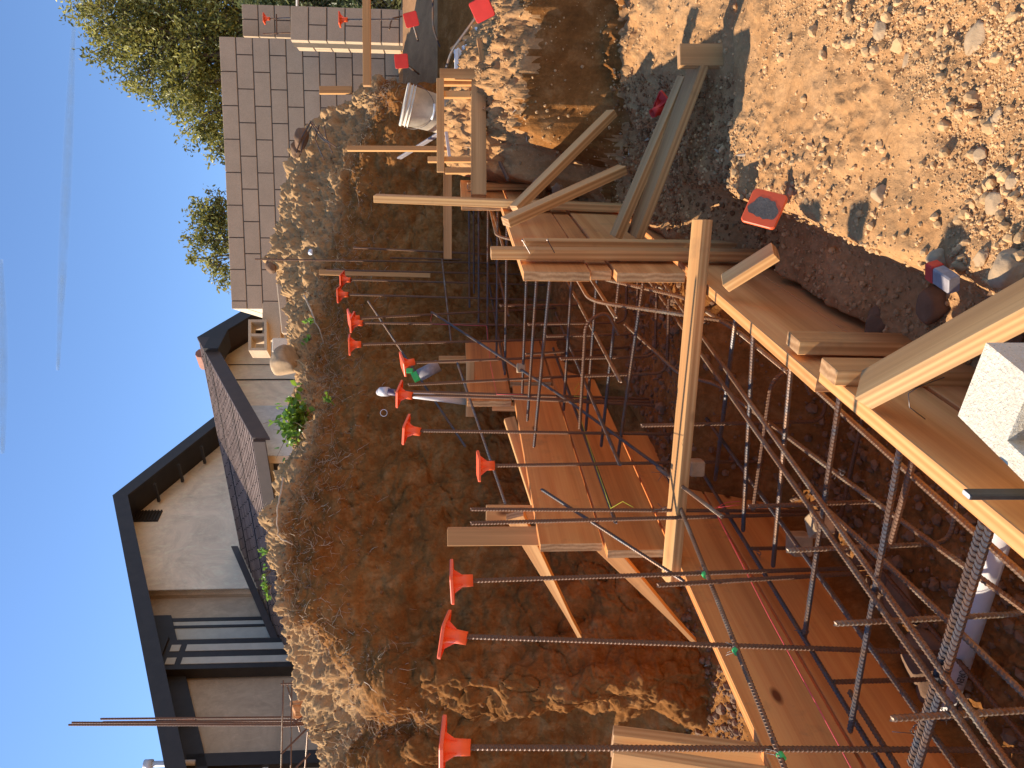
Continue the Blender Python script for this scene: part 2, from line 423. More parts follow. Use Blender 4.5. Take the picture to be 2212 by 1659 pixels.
F = np.stack([ii, ii+1, ii+nu+1, ii+nu], -1).reshape(-1, 4)
fc = V[F[:, 0]]; dd2 = -fc[:, 0]*sT+fc[:, 1]*cT; nz_ = perlin(fc[:, 0]*3, fc[:, 1]*3, fc[:, 2]*3)+.6*perlin(fc[:, 0]*14, fc[:, 1]*14, fc[:, 2]*14); dk = ((fc[:, 0] < -.70) | ((dd2 > 3.95) & (dd2 < 4.27+.05*nz_) & (fc[:, 2] < -.40+.10*nz_) & (fc[:, 2] > -.86+.06*nz_))).astype(int)  # dark bank soil on the mound cut deepens its shade by colour
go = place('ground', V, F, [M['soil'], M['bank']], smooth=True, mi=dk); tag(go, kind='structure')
# the yard far around
mb = MB(); mb.add([(-200, -200, -1.72), (200, -200, -1.72), (200, 200, -1.72), (-200, 200, -1.72)], [(0, 1, 2, 3)])
o = mb.build('surrounding_ground', M['soil']); tag(o, kind='structure')
# strip behind/right of the camera at grade
gx = np.linspace(-.6, 12, 160); gy = np.linspace(-8, .9, 120); GX, GY = np.meshgrid(gx, gy)
GZ = -1.075+.02*fbm(GX, GY, GX*0, 1.6, 3)
V = np.stack([GX, GY, GZ], -1).reshape(-1, 3); n = len(gx); ii = np.arange(len(gy)-1)[:, None]*n+np.arange(n-1)[None, :]
o = place('near_ground', V, np.stack([ii, ii+1, ii+n+1, ii+n], -1).reshape(-1, 4), M['soil'], smooth=True); tag(o, kind='structure')

# ------------------------------------------------------------------ the cut bank (left and far side)
cols = [
 (-420, [(1750, 4.4), (1550, 4.5), (1400, 4.7), (1250, 5.0), (1150, 5.4), (1050, 6.2)]),
 (-160, [(1660, 4.5), (1400, 4.6), (1180, 4.7), (1010, 4.85), (900, 5.3), (800, 6.1)]),
 (-10, [(1600, 4.5), (1330, 4.58), (1080, 4.62), (850, 4.68), (770, 5.1), (688, 5.9)]),
 (75, [(1590, 4.4), (1350, 4.48), (1100, 4.52), (940, 4.58), (805, 5.0), (686, 5.8)]),
 (118, [(1575, 4.2), (1380, 4.12), (1190, 4.2), (1020, 4.42), (840, 4.75), (684, 5.7)]),
 (190, [(1560, 4.15), (1380, 4.1), (1200, 4.22), (1000, 4.32), (800, 4.6), (655, 5.5)]),
 (250, [(1550, 4.2), (1380, 4.22), (1200, 4.36), (980, 4.5), (740, 4.75), (626, 5.4)]),
 (330, [(1540, 4.25), (1360, 4.35), (1180, 4.55), (950, 4.7), (660, 4.86), (596, 5.15)]),
 (450, [(1520, 4.3), (1320, 4.5), (1150, 4.75), (900, 4.88), (652, 5.02), (588, 5.32)]),
 (600, [(1450, 4.6), (1250, 4.9), (1050, 5.02), (850, 5.1), (672, 5.22), (600, 5.58)]),
 (665, [(1425, 4.9), (1200, 5.1), (1030, 5.22), (845, 5.32), (700, 5.46), (640, 5.82)]),
 (760, [(1400, 5.2), (1150, 5.4), (1000, 5.5), (840, 5.6), (708, 5.76), (640, 6.12)]),
 (870, [(1350, 5.8), (1150, 6.0), (1000, 6.1), (840, 6.2), (702, 6.4), (620, 6.85)]),
 (1000, [(1300, 6.3), (1150, 6.5), (1000, 6.6), (850, 6.8), (735, 7.0), (602, 7.6)]),
 (1150, [(1300, 6.7), (1150, 6.85), (1000, 6.95), (860, 7.1), (740, 7.32), (588, 7.95)]),
 (1300, [(1300, 6.8), (1150, 7.0), (1000, 7.1), (870, 7.2), (750, 7.42), (634, 8.0)]),
 (1400, [(1300, 6.8), (1150, 7.0), (1000, 7.1), (880, 7.2), (790, 7.4), (690, 7.9)]),
 (1462, [(1300, 6.8), (1150, 7.0), (1000, 7.1), (900, 7.15), (830, 7.25), (765, 7.5)]),
 (1482, [(1300, 7.0), (1150, 7.2), (1000, 7.35), (905, 7.4), (850, 7.5), (800, 7.7)])]
K = []
for u, pr in cols:
    K.append([atD(v+(13 if i == 5 else 0), 1659-u, D) for i, (v, D) in enumerate(pr)])
last = K[-1]; K.append([p+w(.02, 1.6) for p in last])
for k in K:
    t = k[-1]; d = Vector((t.x, t.y, 0)).normalized()
    k.append(t+d*.5+Vector((0, 0, -.03))); k.append(t+d*1.3+Vector((0, 0, .85-t.z if t.z > .85 else -.1)))
K = np.array([[tuple(p) for p in k] for k in K])           # (ncol, nrow, 3)
def catmull(P, n, axis=0):
    P = np.moveaxis(P, axis, 0); m = len(P)
    seg = np.linalg.norm(np.diff(P, axis=0).reshape(m-1, -1, 3), axis=2).mean(1)**.9; s = np.concatenate([[0], np.cumsum(seg)])
    t = np.linspace(0, s[-1], n); i = np.clip(np.searchsorted(s, t, side='right')-1, 0, m-2); f = (t-s[i])/seg[i]
    T = np.zeros_like(P)
    T[1:-1] = (P[2:]-P[:-2])/(s[2:]-s[:-2]).reshape(-1, *([1]*(P.ndim-1)))
    T[0] = (P[1]-P[0])/seg[0]; T[-1] = (P[-1]-P[-2])/seg[-1]
    f = f.reshape(-1, *([1]*(P.ndim-1))); h = seg[i].reshape(f.shape)
    R = (2*f**3-3*f**2+1)*P[i]+(f**3-2*f**2+f)*h*T[i]+(-2*f**3+3*f**2)*P[i+1]+(f**3-f**2)*h*T[i+1]
    return np.moveaxis(R, 0, axis), s/s[-1]
nc, nr = 1150, 520
G, _ = catmull(K, nc, 0); G, sr = catmull(G, nr, 1)
def gnormal(G):
    a = np.gradient(G, axis=0); b = np.gradient(G, axis=1); n = np.cross(a, b); n /= np.linalg.norm(n, axis=2)[..., None]+1e-9
    return n
Nn = gnormal(G)
if Nn[nc//2, nr//3].dot(-G[nc//2, nr//3]) < 0: Nn = -Nn
gx, gy, gz = G[..., 0], G[..., 1], G[..., 2]
rowt = np.linspace(0, 1, nr)[None, :]
topsoil = sst(sr[4]+.0, sr[4]+.07, rowt+0.05*perlin(gx*2, gy*2, gz*2))
nose = sst(0, 1, np.ones_like(gx)*0)
bil = lambda q, sc, k, o=0: sum((np.abs(perlin(gx*sc*2**i+o, gy*sc*2**i, gz*sc*2**i*q))-.3)*k*.5**i for i in range(3))
wx, wy, wz = .25*perlin(gx*2, gy*2, gz*2), 0, 0
disp = .10*fbm(gx, gy, gz*.8, 1.1, 3)+.032*fbm(gx, gy, gz, 5, 3, .55)+bil(1.2, 2.6, .085)+bil(.8, 9, .034, 4.4)*(.4+perlin(gx*1.7, gy*1.7, gz*1.7+9))
disp += .009*fbm(gx, gy, gz, 30, 3, .6)+topsoil*(.014*fbm(gx, gy, gz*.6, 30, 3, .65, True)+.06*fbm(gx, gy, gz, 8, 3, .6))
crk = np.abs(perlin(gx*2.1+.8*perlin(gx*5, gy*5, gz*5), gy*2.1, gz*2.6)); disp -= .035*np.exp(-(crk/.016)**2)*(1-topsoil)*sst(-.2, .3, perlin(gx*1.3+5, gy*1.3, gz*1.3))
disp -= .014*np.exp(-(np.abs(perlin(gx*5.1, gy*5.1+.6*perlin(gx*9, gy*9, gz*9), gz*5.1))/.03)**2)*(1-topsoil)
G2 = G+Nn*disp[..., None]
Nb = gnormal(G2)
if Nb[nc//2, nr//3].dot(-G2[nc//2, nr//3]) < 0: Nb = -Nb
V = G2.reshape(-1, 3); ii = np.arange(nc-1)[:, None]*nr+np.arange(nr-1)[None, :]
F = np.stack([ii, ii+1, ii+nr+1, ii+nr], -1).reshape(-1, 4)
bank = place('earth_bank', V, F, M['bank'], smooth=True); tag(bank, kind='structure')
lit = np.clip(topsoil, 0, 1)
a = bank.data.attributes.new('topsoil', 'FLOAT', 'POINT'); a.data.foreach_set('value', lit.reshape(-1).astype(np.float32))
# terrace behind the bank where the house stands
pts = [G2[i, -1] for i in range(0, nc, 25)]
mb = MB(); far = []
for p in pts:
    d = Vector((p[0], p[1], 0)).normalized(); far.append(Vector((p[0], p[1], .8))+d*70)
n = len(pts)
mb.add([(p[0], p[1], .8) for p in pts]+[(p.x, p.y, .8) for p in far], [(i, i+1, n+i+1, n+i) for i in range(n-1)])
o = mb.build('upper_ground', M['soil']); tag(o, kind='structure')

# ------------------------------------------------------------------ loose stuff: pebbles, roots, chips
def ico(sub):
    import bmesh
    bm = bmesh.new(); bmesh.ops.create_icosphere(bm, subdivisions=sub, radius=1.0)
    V = np.array([tuple(v.co) for v in bm.verts]); F = np.array([[v.index for v in f.verts] for f in bm.faces]); bm.free(); return V, F
I1, I2, I3, I4 = ico(1), ico(2), ico(3), ico(4)
def rockshape(base, seed, rough=.28, sq=None):
    V, F = base; r = np.random.default_rng(seed)
    o = r.uniform(0, 50, 3); V2 = V*(1+rough*fbm(V[:, 0]+o[0], V[:, 1]+o[1], V[:, 2]+o[2], .9, 3)[:, None])
    for k in range(5):                                       # a few broken faces
        n = r.normal(size=3); n /= np.linalg.norm(n); d = V2@n; lim = r.uniform(.62, .85)
        V2 = V2-np.outer(np.maximum(d-lim, 0), n)*.85
    s = sq if sq is not None else r.uniform(.6, 1.0, 3); return V2*s, F
protos1 = [rockshape(I1, i, .3) for i in range(12)]; protos2 = [rockshape(I2, 50+i, .3) for i in range(14)]
def randrot(n):
    q = rng.normal(size=(n, 4)); q /= np.linalg.norm(q, axis=1)[:, None]; a, b, c, d = q.T
    return np.stack([1-2*(c*c+d*d), 2*(b*c-a*d), 2*(b*d+a*c), 2*(b*c+a*d), 1-2*(b*b+d*d), 2*(c*d-a*b), 2*(b*d-a*c), 2*(c*d+a*b), 1-2*(b*b+c*c)], 1).reshape(n, 3, 3)
def scatter(P, size, protos):
    n = len(P); R = randrot(n); Vs, Fs, off = [], [], 0
    which = rng.integers(0, len(protos), n)
    for k, (pv, pf) in enumerate(protos):
        idx = np.where(which == k)[0]
        if not len(idx): continue
        v = np.einsum('nij,vj->nvi', R[idx], pv)*size[idx][:, None, None]+P[idx][:, None, :]
        f = pf[None]+(np.arange(len(idx))*len(pv))[:, None, None]+off
        Vs.append(v.reshape(-1, 3)); Fs.append(f.reshape(-1, 3)); off += v.shape[0]*v.shape[1]
    return np.concatenate(Vs), np.concatenate(Fs)
def field(n, r0, r1, D0, D1, dens=None):
    D = np.sqrt(rng.uniform(D0**2, D1**2, n)); t = rng.uniform(r0, r1, n); r = D*t
    X = -D*sT+r*cT; Y = D*cT+r*sT
    if dens is not None:
        k = rng.uniform(0, 1, n) < dens(X, Y); X, Y = X[k], Y[k]
    return X, Y
def gravel(name, n, r0, r1, D0, D1, smin, smax, pw, m, protos, dens=None, keep=None):
    X, Y = field(n, r0, r1, D0, D1, dens)
    if keep is not None:
        k = keep(X, Y); X, Y = X[k], Y[k]
    s = smin*(smax/smin)**(rng.uniform(0, 1, len(X))**pw)
    Z = height(X, Y)+s*.25
    V, F = scatter(np.stack([X, Y, Z], 1), s, protos)
    o = place(name, V, F, m, smooth=False); tag(o, kind='stuff'); return o
band = lambda X, Y: np.clip(.05+1.5*sst(-.15, .35, perlin(X*1.3, Y*1.3, X*0+4)+.9*np.exp(-((-X*sT+Y*cT-1.6)/.4)**2)-.35), 0, 1)
right = lambda X, Y: (X > -.62)
gravel('gravel', 42000, .08, .62, 1.1, 2.85, .0016, .006, 1.6, M['pebble'], protos1, band, right)
gravel('gravel', 2600, .0, .62, 1.1, 2.8, .005, .020, 2.6, M['pebble'], protos2, band, right)
gravel('loose_soil', 9000, -.05, .55, 1.1, 4.5, .003, .015, 1.8, M['pebble'], protos1, None, lambda X, Y: (X > -.66) & (X < -.15))
gravel('loose_soil', 6000, .15, .6, 2.9, 4.0, .003, .016, 2.0, M['clod'], protos1, None, lambda X, Y: (X > -.64) & (X < 0))  # darker clods inside the pit, its shade put into their colour
gravel('loose_soil', 5000, .15, .6, 2.9, 4.9, .002, .012, 2.0, M['pebble'], protos1, None, lambda X, Y: (X > -.1))
gravel('loose_soil', 2500, .15, .6, 4.3, 6.4, .003, .014, 2.0, M['pebble'], protos1, None, lambda X, Y: (X > -.4))
gravel('trench_rubble', 6500, -.5, .3, 1.1, 4.5, .004, .03, 2.0, M['stone_dark'], protos1, None, lambda X, Y: (X > -1.72) & (X < -.78))
gravel('spoil_rubble', 5500, -.6, .1, 2.6, 4.6, .004, .034, 2.0, M['stone_dark'], protos1, None, lambda X, Y: (X < -1.82))

# stones stuck in the bank
sel = rng.integers(0, nc, 260); ser = (rng.beta(2, 2, 260)*nr*.82).astype(int)
sz = .004*(7)**(rng.uniform(0, 1, 260)**2.6)
V, F = scatter(G2[sel, ser], sz, protos2); o = place('bank_stones', V, F, M['clod'], smooth=False); tag(o, kind='stuff')
# topsoil crumbs
n = 4500; sel = rng.integers(0, nc, n); ser = np.clip((rng.normal(sr[4], .055, n)*nr), 0, nr-1).astype(int)
V, F = scatter(G2[sel, ser]+Nb[sel, ser]*.004, .003*5**(rng.uniform(0, 1, n)**2), protos1); o = place('topsoil_crumbs', V, F, M['clod']); tag(o, kind='stuff')
# fibres of roots hanging from the topsoil
def fibres(n, selc, selr, len0, len1, r0, r1, droop=.6):
    Vs, Fs, off = [], [], 0
    for k in range(n):
        i, j = selc[k], selr[k]; p = G2[i, j]; nn = Nb[i, j]
        L = len0*(len1/len0)**rng.uniform(0, 1)**1.5; R = r0*(r1/r0)**rng.uniform(0, 1)**2
        tdir = np.cross(nn, rng.normal(size=3)); tdir /= np.linalg.norm(tdir)+1e-6
        d = nn*.35+tdir*.9+np.array([0, 0, -droop*.5]); d /= np.linalg.norm(d)
        q = p.copy(); pts = [q-nn*.01]; m = 6
        for s in range(m):
            d = d+rng.normal(size=3)*.30+np.array([0, 0, -droop*.16]); 
            d = d-nn*min(0, d.dot(nn)+.05)*.8; d /= np.linalg.norm(d); q = q+d*L/m; pts.append(q.copy())
        pts = np.array(pts); u = np.cross(pts[1]-pts[0], [.3, .2, 1]); u /= np.linalg.norm(u)+1e-6; vv = np.cross(u, (pts[-1]-pts[0])/L); 
        rad = R*np.linspace(1, .35, m+1)[:, None]
        ring = np.stack([pts+u*rad, pts+(-.5*u+.87*vv)*rad, pts+(-.5*u-.87*vv)*rad], 1).reshape(-1, 3)
        for s in range(m):
            for a in range(3):
                b = (a+1) % 3; Fs.append((off+s*3+a, off+s*3+b, off+s*3+3+b, off+s*3+3+a))
        Vs.append(ring); off += len(ring)
    return np.concatenate(Vs), np.array(Fs)
n = 4500; selc = rng.integers(0, nc-60, n); selr = np.clip(rng.normal(sr[4]+.01, .04, n)*nr, 0, nr-1).astype(int)
V, F = fibres(n, selc, selr, .03, .18, .001, .0032); o = place('root_fibres', V, F, M['root'], smooth=True); tag(o, kind='stuff')

# ------------------------------------------------------------------ larger stones one can point to
def rock(pos, size, seed, label, m='stone', sq=(1, .85, .7), sink=.3, rough=.25, name='rock', rz=0, group=None):
    V, F = rockshape(I4, seed, rough, np.array(sq)); a = rz; Rz = np.array([[math.cos(a), -math.sin(a), 0], [math.sin(a), math.cos(a), 0], [0, 0, 1]])
    V = (V@Rz.T)*size+np.array(tuple(pos))+np.array([0, 0, size*sq[2]*(1-2*sink)*.5])
    V = V+V*0
    o = place(name, V, F, M[m], smooth=True); tag(o, label, name, group); return o
def gz(p): return Vector((p.x, p.y, float(height([p.x], [p.y])[0])))
rock(gz(atZ(1955, 659, -1.13)), .052, 3, 'large smooth brown cobble in the shaded hollow beside the form', 'stone_dark', (1, .85, .85), .3, .10)
rock(gz(atZ(2182, 585, -1.03)), 0.0374, 11, 'big pale stone half in sun beyond the thick brace', 'stone', (1, .9, .8))
rock(gz(atZ(1888, 418, -1.03)), 0.0270, 12, 'brown and pale broken cobble alone on the sunlit soil', 'stone', (1, .8, .8))
rock(gz(atZ(2158, 392, -1.03)), 0.0146, 13, 'small round stone beside the cap-shaped shadow', 'stone')
rock(gz(atZ(2120, 440, -1.03)), 0.0260, 14, 'flat tan stone at the edge of the cap-shaped shadow', 'stone', (1, .9, .5))
rock(gz(atZ(1905, 65, -1.03)), 0.0260, 15, 'angular tan stone near the top of the sunlit gravel band', 'stone', (1, .8, .6))
rock(gz(atZ(2070, 80, -1.03)), 0.0286, 16, 'rough lumpy clod in the sunlit gravel by the upper frame edge', 'stone', (1.2, .8, .5))
rock(gz(atZ(1935, 130, -1.03)), 0.0187, 17, 'rounded flat orange stone pressed into the sunlit gravel', 'stone', (1, .8, .35), .4)
rock(gz(atZ(2105, 270, -1.03)), 0.0198, 18, 'cream angular stone in the middle of the gravel band', 'stone', (1, .9, .5))
rock(gz(atZ(2075, 335, -1.03)), 0.0187, 19, 'pyramid-shaped pale stone in the gravel band', 'stone', (1, .8, .8))
rock(gz(atZ(2118, 250, -1.03)), 0.0156, 20, 'small slab of stone above the cream angular one', 'stone', (1, .8, .4))
rock(gz(atZ(2000, 560, -1.03)), 0.0302, 21, 'rough grey brown rock on the shadow line of the hollow', 'stone', (1, .8, .8))
rock(gz(atZ(2060, 640, -1.03)), 0.0234, 22, 'dark stone beside the red and white box', 'stone_dark')
rock(gz(atZ(2110, 555, -1.03)), 0.0187, 23, 'stone with a sunlit cap near the red and white box', 'stone')
rock(gz(atZ(2035, 720, -1.03)), 0.0260, 24, 'dark angular stone tucked under the thick brace', 'stone_dark')
rock(atD(1165, 408, 4.25), .06, 25, 'dark clod resting against the far form stake', 'stone_dark')
rock(atD(1210, 415, 4.15), .045, 26, 'smaller dark clod beside the far form stake', 'stone_dark')
rock(atD(620, 783, 6.75), .20, 27, 'big pale boulder on the rim of the bank beside the blocks', 'stone', (.75, 1.1, .6), .4, .1, 'boulder', .3)
rock(atD(590, 575, 7.9), .085, 28, 'dark stone jutting from the bank rim below the block wall', 'stone_dark')
rock(atD(655, 300, 7.55), .10, 29, 'dark brown stone on the bank rim by the bent steel', 'stone_dark')
rock(atD(643, 320, 7.7), .09, 30, 'dull brown stone left of the bent steel on the rim', 'stone_dark')
rock(atD(672, 545, 7.0), .03, 31, 'white pebble stuck in the rooty topsoil', 'white', (1, .7, .7))
for i, (lx, ly, s) in enumerate([(1940, 1300, .09), (1985, 1420, .10), (2010, 1490, .08), (1905, 1240, .06)]):
    rock(gz(atZ(lx, ly, -1.46)), s, 40+i, 'brown cobble at the foot of the left form boards', 'stone_dark', (1, .9, .7), .3, .15, group='cobbles along the left form')
for i, (lx, ly, s) in enumerate([(1450, 1478, .045), (1475, 1500, .04), (1430, 1490, .03), (1490, 1460, .03)]):
    rock(gz(atZ(lx, ly, -1.36)), s, 60+i, 'broken brown stone in the spoil outside the left form', 'stone_dark', (1, .8, .7), .3, .3, group='broken stones outside the left form')
rock(gz(atZ(1850, 700, -1.15)), .05, 71, 'dark clod where the soil slope meets the form board', 'stone_dark')

# ------------------------------------------------------------------ formwork
BW = .255; TK = .038
def formset(label, cat='formwork', loc=(0, 0, 0), group=None): return thing('formwork', loc, label, cat, group)
def fboard(par, X, y0, y1, ztop, wd=BW, name='board', m='form', dx=0):
    return lumber(name, (X+dx, y0, ztop-wd/2), (X+dx, y1, ztop-wd/2), wd-.004, TK, (0, 0, 1), m, par)
XL = -1.75-TK/2
f1 = formset('long low left form of wide orange boards at the bottom of the photo', loc=(XL, 1.8, -1.38))
fboard(f1, XL, .55, 3.7, -.86, m='formred'); fboard(f1, XL, .55, 3.45, -1.12, dx=.004, m='formred')
fboard(f1, XL, 2.9, 4.0, -1.38, .16, dx=-.003, m='formred'); 
lumber('stake', atX(1322, 1601, -1.81), (-1.83, 1.52, -1.55), .089, .038, (1, 0, 0), 'stud', f1)
lumber('stake', atX(1322, 1640, -1.81), (-1.83, 1.41, -1.55), .089, .038, (1, 0, 0), 'stud', f1)
f2 = formset('middle left form with stepped boards and pointed braces', loc=(XL, 3.4, -.86))
fboard(f2, XL, 2.66, 4.35, -.335, m='formred'); fboard(f2, XL, 2.60, 4.75, -.595, dx=.006, m='formred')
e = atX(1165, 1159, -1.81); lumber('stake', atD(967, 1159, 3.36), e+Vector((0, 0, -.5)), .075, .038, w(1, 0), 'stud', f2)
lumber('stake', atD(1050, 1108, 3.6), atD(1240, 1110, 3.6), .07, .038, w(1, 0), 'stud', f2)
lumber('brace', atD(1112, 1112, 3.55), atD(1252, 1372, 4.05), .085, .038, Vector((.3, 0, 1)), 'stud', f2, pointed=True)
lumber('brace', atD(1290, 1160, 3.4), atD(1500, 1385, 3.7), .085, .038, Vector((.3, 0, 1)), 'stud', f2, pointed=True)
f3 = formset('farthest left form of two wide boards below the spray tube', loc=(XL, 4.6, -.57))
fboard(f3, XL, 4.12, 5.15, -.065, m='formred'); fboard(f3, XL, 4.40, 5.2, -.325, dx=.005, m='formred')
fboard(f3, XL, 4.2, 5.2, -.59, dx=-.003, m='formred')
lumber('stake', atX(948, 777, -1.80), atX(1150, 777, -1.80), .05, .038, (0, 1, 0), 'stud', f3)
lumber('stake', atX(1063, 878, -1.81), atX(1180, 880, -1.81), .05, .038, (0, 1, 0), 'stud', f3)
lumber('waler', atD(1015, 900, 4.75), atD(1016, 780, 4.75), .05, .038, (0, 0, 1), 'studgray', f3)
lumber('brace', atD(1100, 905, 4.3), atD(1190, 1180, 3.9), .06, .038, (0, 0, 1), 'stud', f3)

XR = -.73+TK/2
r1 = formset('near right form board with sunlit top edge and low stakes', loc=(XR, 2.1, -1.13))
fboard(r1, XR, 1.77, 4.6, -.895, .26); 
fboard(r1, XR, 1.79, 4.6, -1.16, .12, dx=-.004)
p = atX(1722, 740, -.648); lumber('stake', atX(1712, 740, -.655), Vector((-.655, p.y, -1.35)), .089, .038, (0, 1, 0), 'stud', r1)
lumber_n('brace', atX(1566, 612, -.64), atZ(1676, 543, -1.02), .062, .038, NS, 'stud', r1)
r0 = formset('closest right form board running out of the lower right corner', loc=(XR+.04, 1.1, -1.13))
fboard(r0, XR+.040, .35, 1.74, -.885, .19); fboard(r0, XR+.044, .35, 1.70, -1.08, .19)
p = atX(1815, 806, -.63); lumber('stake', Vector((-.632, 1.66, -.865)), Vector((-.632, 1.64, -1.40)), .089, .038, (0, 1, 0), 'stud', r0)
b = thing('timber_brace', atZ(2212, 655, -1.1), 'thick timber brace leaning from the form towards the lower right edge', 'timber')
lumber_n('stud', atD(1872, 842, 1.62), atD(2320, 600, 1.20), .080, .045, NS, 'studgray', b)
r2 = formset('raised right form with two wide boards, a narrow strip and a tall stake', loc=(XR, 3.6, -.85))
fboard(r2, XR, 2.86, 4.45, -.25); fboard(r2, XR, 2.90, 4.5, -.508, .085, name='filler_strip', dx=-.004); fboard(r2, XR, 2.84, 4.5, -.597, .265, dx=.004)
Ys = atX(1300, 545, -.655).y
lumber('stake', atX(1060, 546, -.655), Vector((-.655, Ys-.02, -1.35)), .062, .040, (0, 1, 0), 'stud', r2)
lumber('stake', atX(1132, 526, -.648), Vector((-.648, Ys+.13, -1.3)), .06, .034, (0, 1, 0), 'stud', r2)
lumber_n('brace', atX(1330, 512, -.65), atD(1478, 168, 3.10), .05, .038, NS, 'studgray', r2)
lumber_n('brace', atX(1372, 510, -.64), atD(1512, 138, 3.0), .085, .038, NS, 'studgray', r2)
lumber('brace_stake', atD(1466, 122, 2.98), atD(1600, 122, 2.98), .085, .038, w(1, 0), 'studgray', r2)
for lx, ly in ((1145, 547), (1198, 546)):
    mbn = MB(); q = atX(lx, ly, -.64); mbn.tube([q, q+Vector((.05, -.01, .03))], .002, 6); mbn.tube([q+Vector((.05, -.01, .03)), q+Vector((.053, -.0105, .032))], .004, 6); mbn.build('nail', M['wire'], r2)
r3 = formset('farthest right form with a long post and two slanting braces', loc=(XR, 4.7, -.5))
fboard(r3, XR, 4.42, 5.4, -.03, .26); fboard(r3, XR, 4.46, 5.4, -.30, .26, dx=.004); fboard(r3, XR, 4.5, 6.0, -.565, .26)
lumber('post', atX(810, 428, -.655), atX(1500, 455, -.655), .07, .038, (0, 1, 0), 'stud', r3)
lumber('stake', atX(1010, 402, -.66), atX(1150, 403, -.66), .06, .038, (0, 1, 0), 'stud', r3)
lumber_n('brace', atX(1112, 452, -.62), atD(1322, 244, 3.95), .06, .04, NS, 'stud', r3)
lumber_n('brace', atX(1092, 480, -.61), atD(1345, 366, 3.55), .065, .04, NS, 'stud', r3)
lumber('rail', atD(1034, 424, 4.42), atD(1034, 156, 4.85), .088, .038, (0, 0, 1), 'studgray', r3)
lumber('rail_stake', atD(950, 161, 4.80), atD(1075, 163, 4.80), .062, .038, w(1, 0), 'stud', r3)

sp = thing('spreader', atZ(1447, 1250, -.86), 'long sunlit two by four laid across the trench over both forms', 'timber')
lumber('stud', atZ(1448, 1256, -.838), atZ(1517, 474, -.872), .089, .04, Vector((0, 1, .12)), 'stud', sp)
# batter boards by the bucket
bb = thing('batter_board', atD(1030, 300, 4.9), 'small timber frame of stakes and rail in front of the plastic bucket', 'timber')
lumber('rail', atD(952, 372, 4.75), atD(951, 170, 4.75), .045, .02, (0, 0, 1), 'stud', bb)
lumber('stake', atD(962, 369, 4.70), atD(1040, 369, 4.70), .035, .035, w(1, 0), 'stud', bb)
lumber('stake', atD(924, 345, 4.8), atD(1020, 345, 4.8), .032, .035, w(1, 0), 'stud', bb)
lumber('stake', atD(958, 205, 4.8), atD(1030, 205, 4.8), .04, .035, w(1, 0), 'stud', bb)
lumber('stake', atD(958, 178, 4.85), atD(1030, 178, 4.85), .04, .035, w(1, 0), 'stud', bb)
q = lumber('timber_stake', atD(750, 321, 5.4), atD(1000, 322, 5.4), .032, .036, w(1, 0), 'stud'); tag(q, 'slim upright stake left of the plastic bucket in front of the bank', 'timber')
q = lumber('grey_lath', atD(905, 382, 5.6), atD(860, 342, 5.75), .001+.03, .01, (0, 0, 1), 'studgray'); bpy.data.objects.remove(q)
q = lumber('grey_lath', atD(862, 342, 5.8), atD(950, 288, 5.3), .035, .012, (0, 0, 1), 'grey'); tag(q, 'pale grey lath leaning behind the plastic bucket', 'timber')
q = lumber('cross_timber', atD(967, 372, 5.7), atD(967, 560, 5.7), .06, .036, (0, 0, 1), 'studgray'); tag(q, 'dull horizontal timber spanning the far end of the trench in shade', 'timber')
q = lumber('leaning_board', atD(690, 588, 6.6), atD(930, 594, 6.5), .045, .02, w(1, 0), 'stud'); tag(q, 'thin sunlit board standing against the far bank among the bars', 'timber')
q = lumber('cross_beam', atD(792, -40, 6.3), atD(793, 186, 6.3), .062, .04, (0, 0, 1), 'stud'); tag(q, 'timber beam projecting over the dark pit from the upper photo edge', 'timber')
q = lumber('timber_stub', atD(690, 195, 7.7), atD(760, 195, 7.7), .07, .04, w(1, 0), 'stud'); tag(q, 'short timber stub standing in front of the block wall', 'timber')
q = lumber('weathered_board', (-1.70, .5, -1.0), (-1.715, 1.37, -1.0), .20, .038, (0, 0, 1), 'studgray'); tag(q, 'old splintered grey board inside the left form at the lower left corner', 'timber')
q = lumber('timber_scrap', atD(1650, 1595, 2.05), atD(1690, 1600, 2.05), .05, .03, w(1, 0), 'stud'); bpy.data.objects.remove(q)

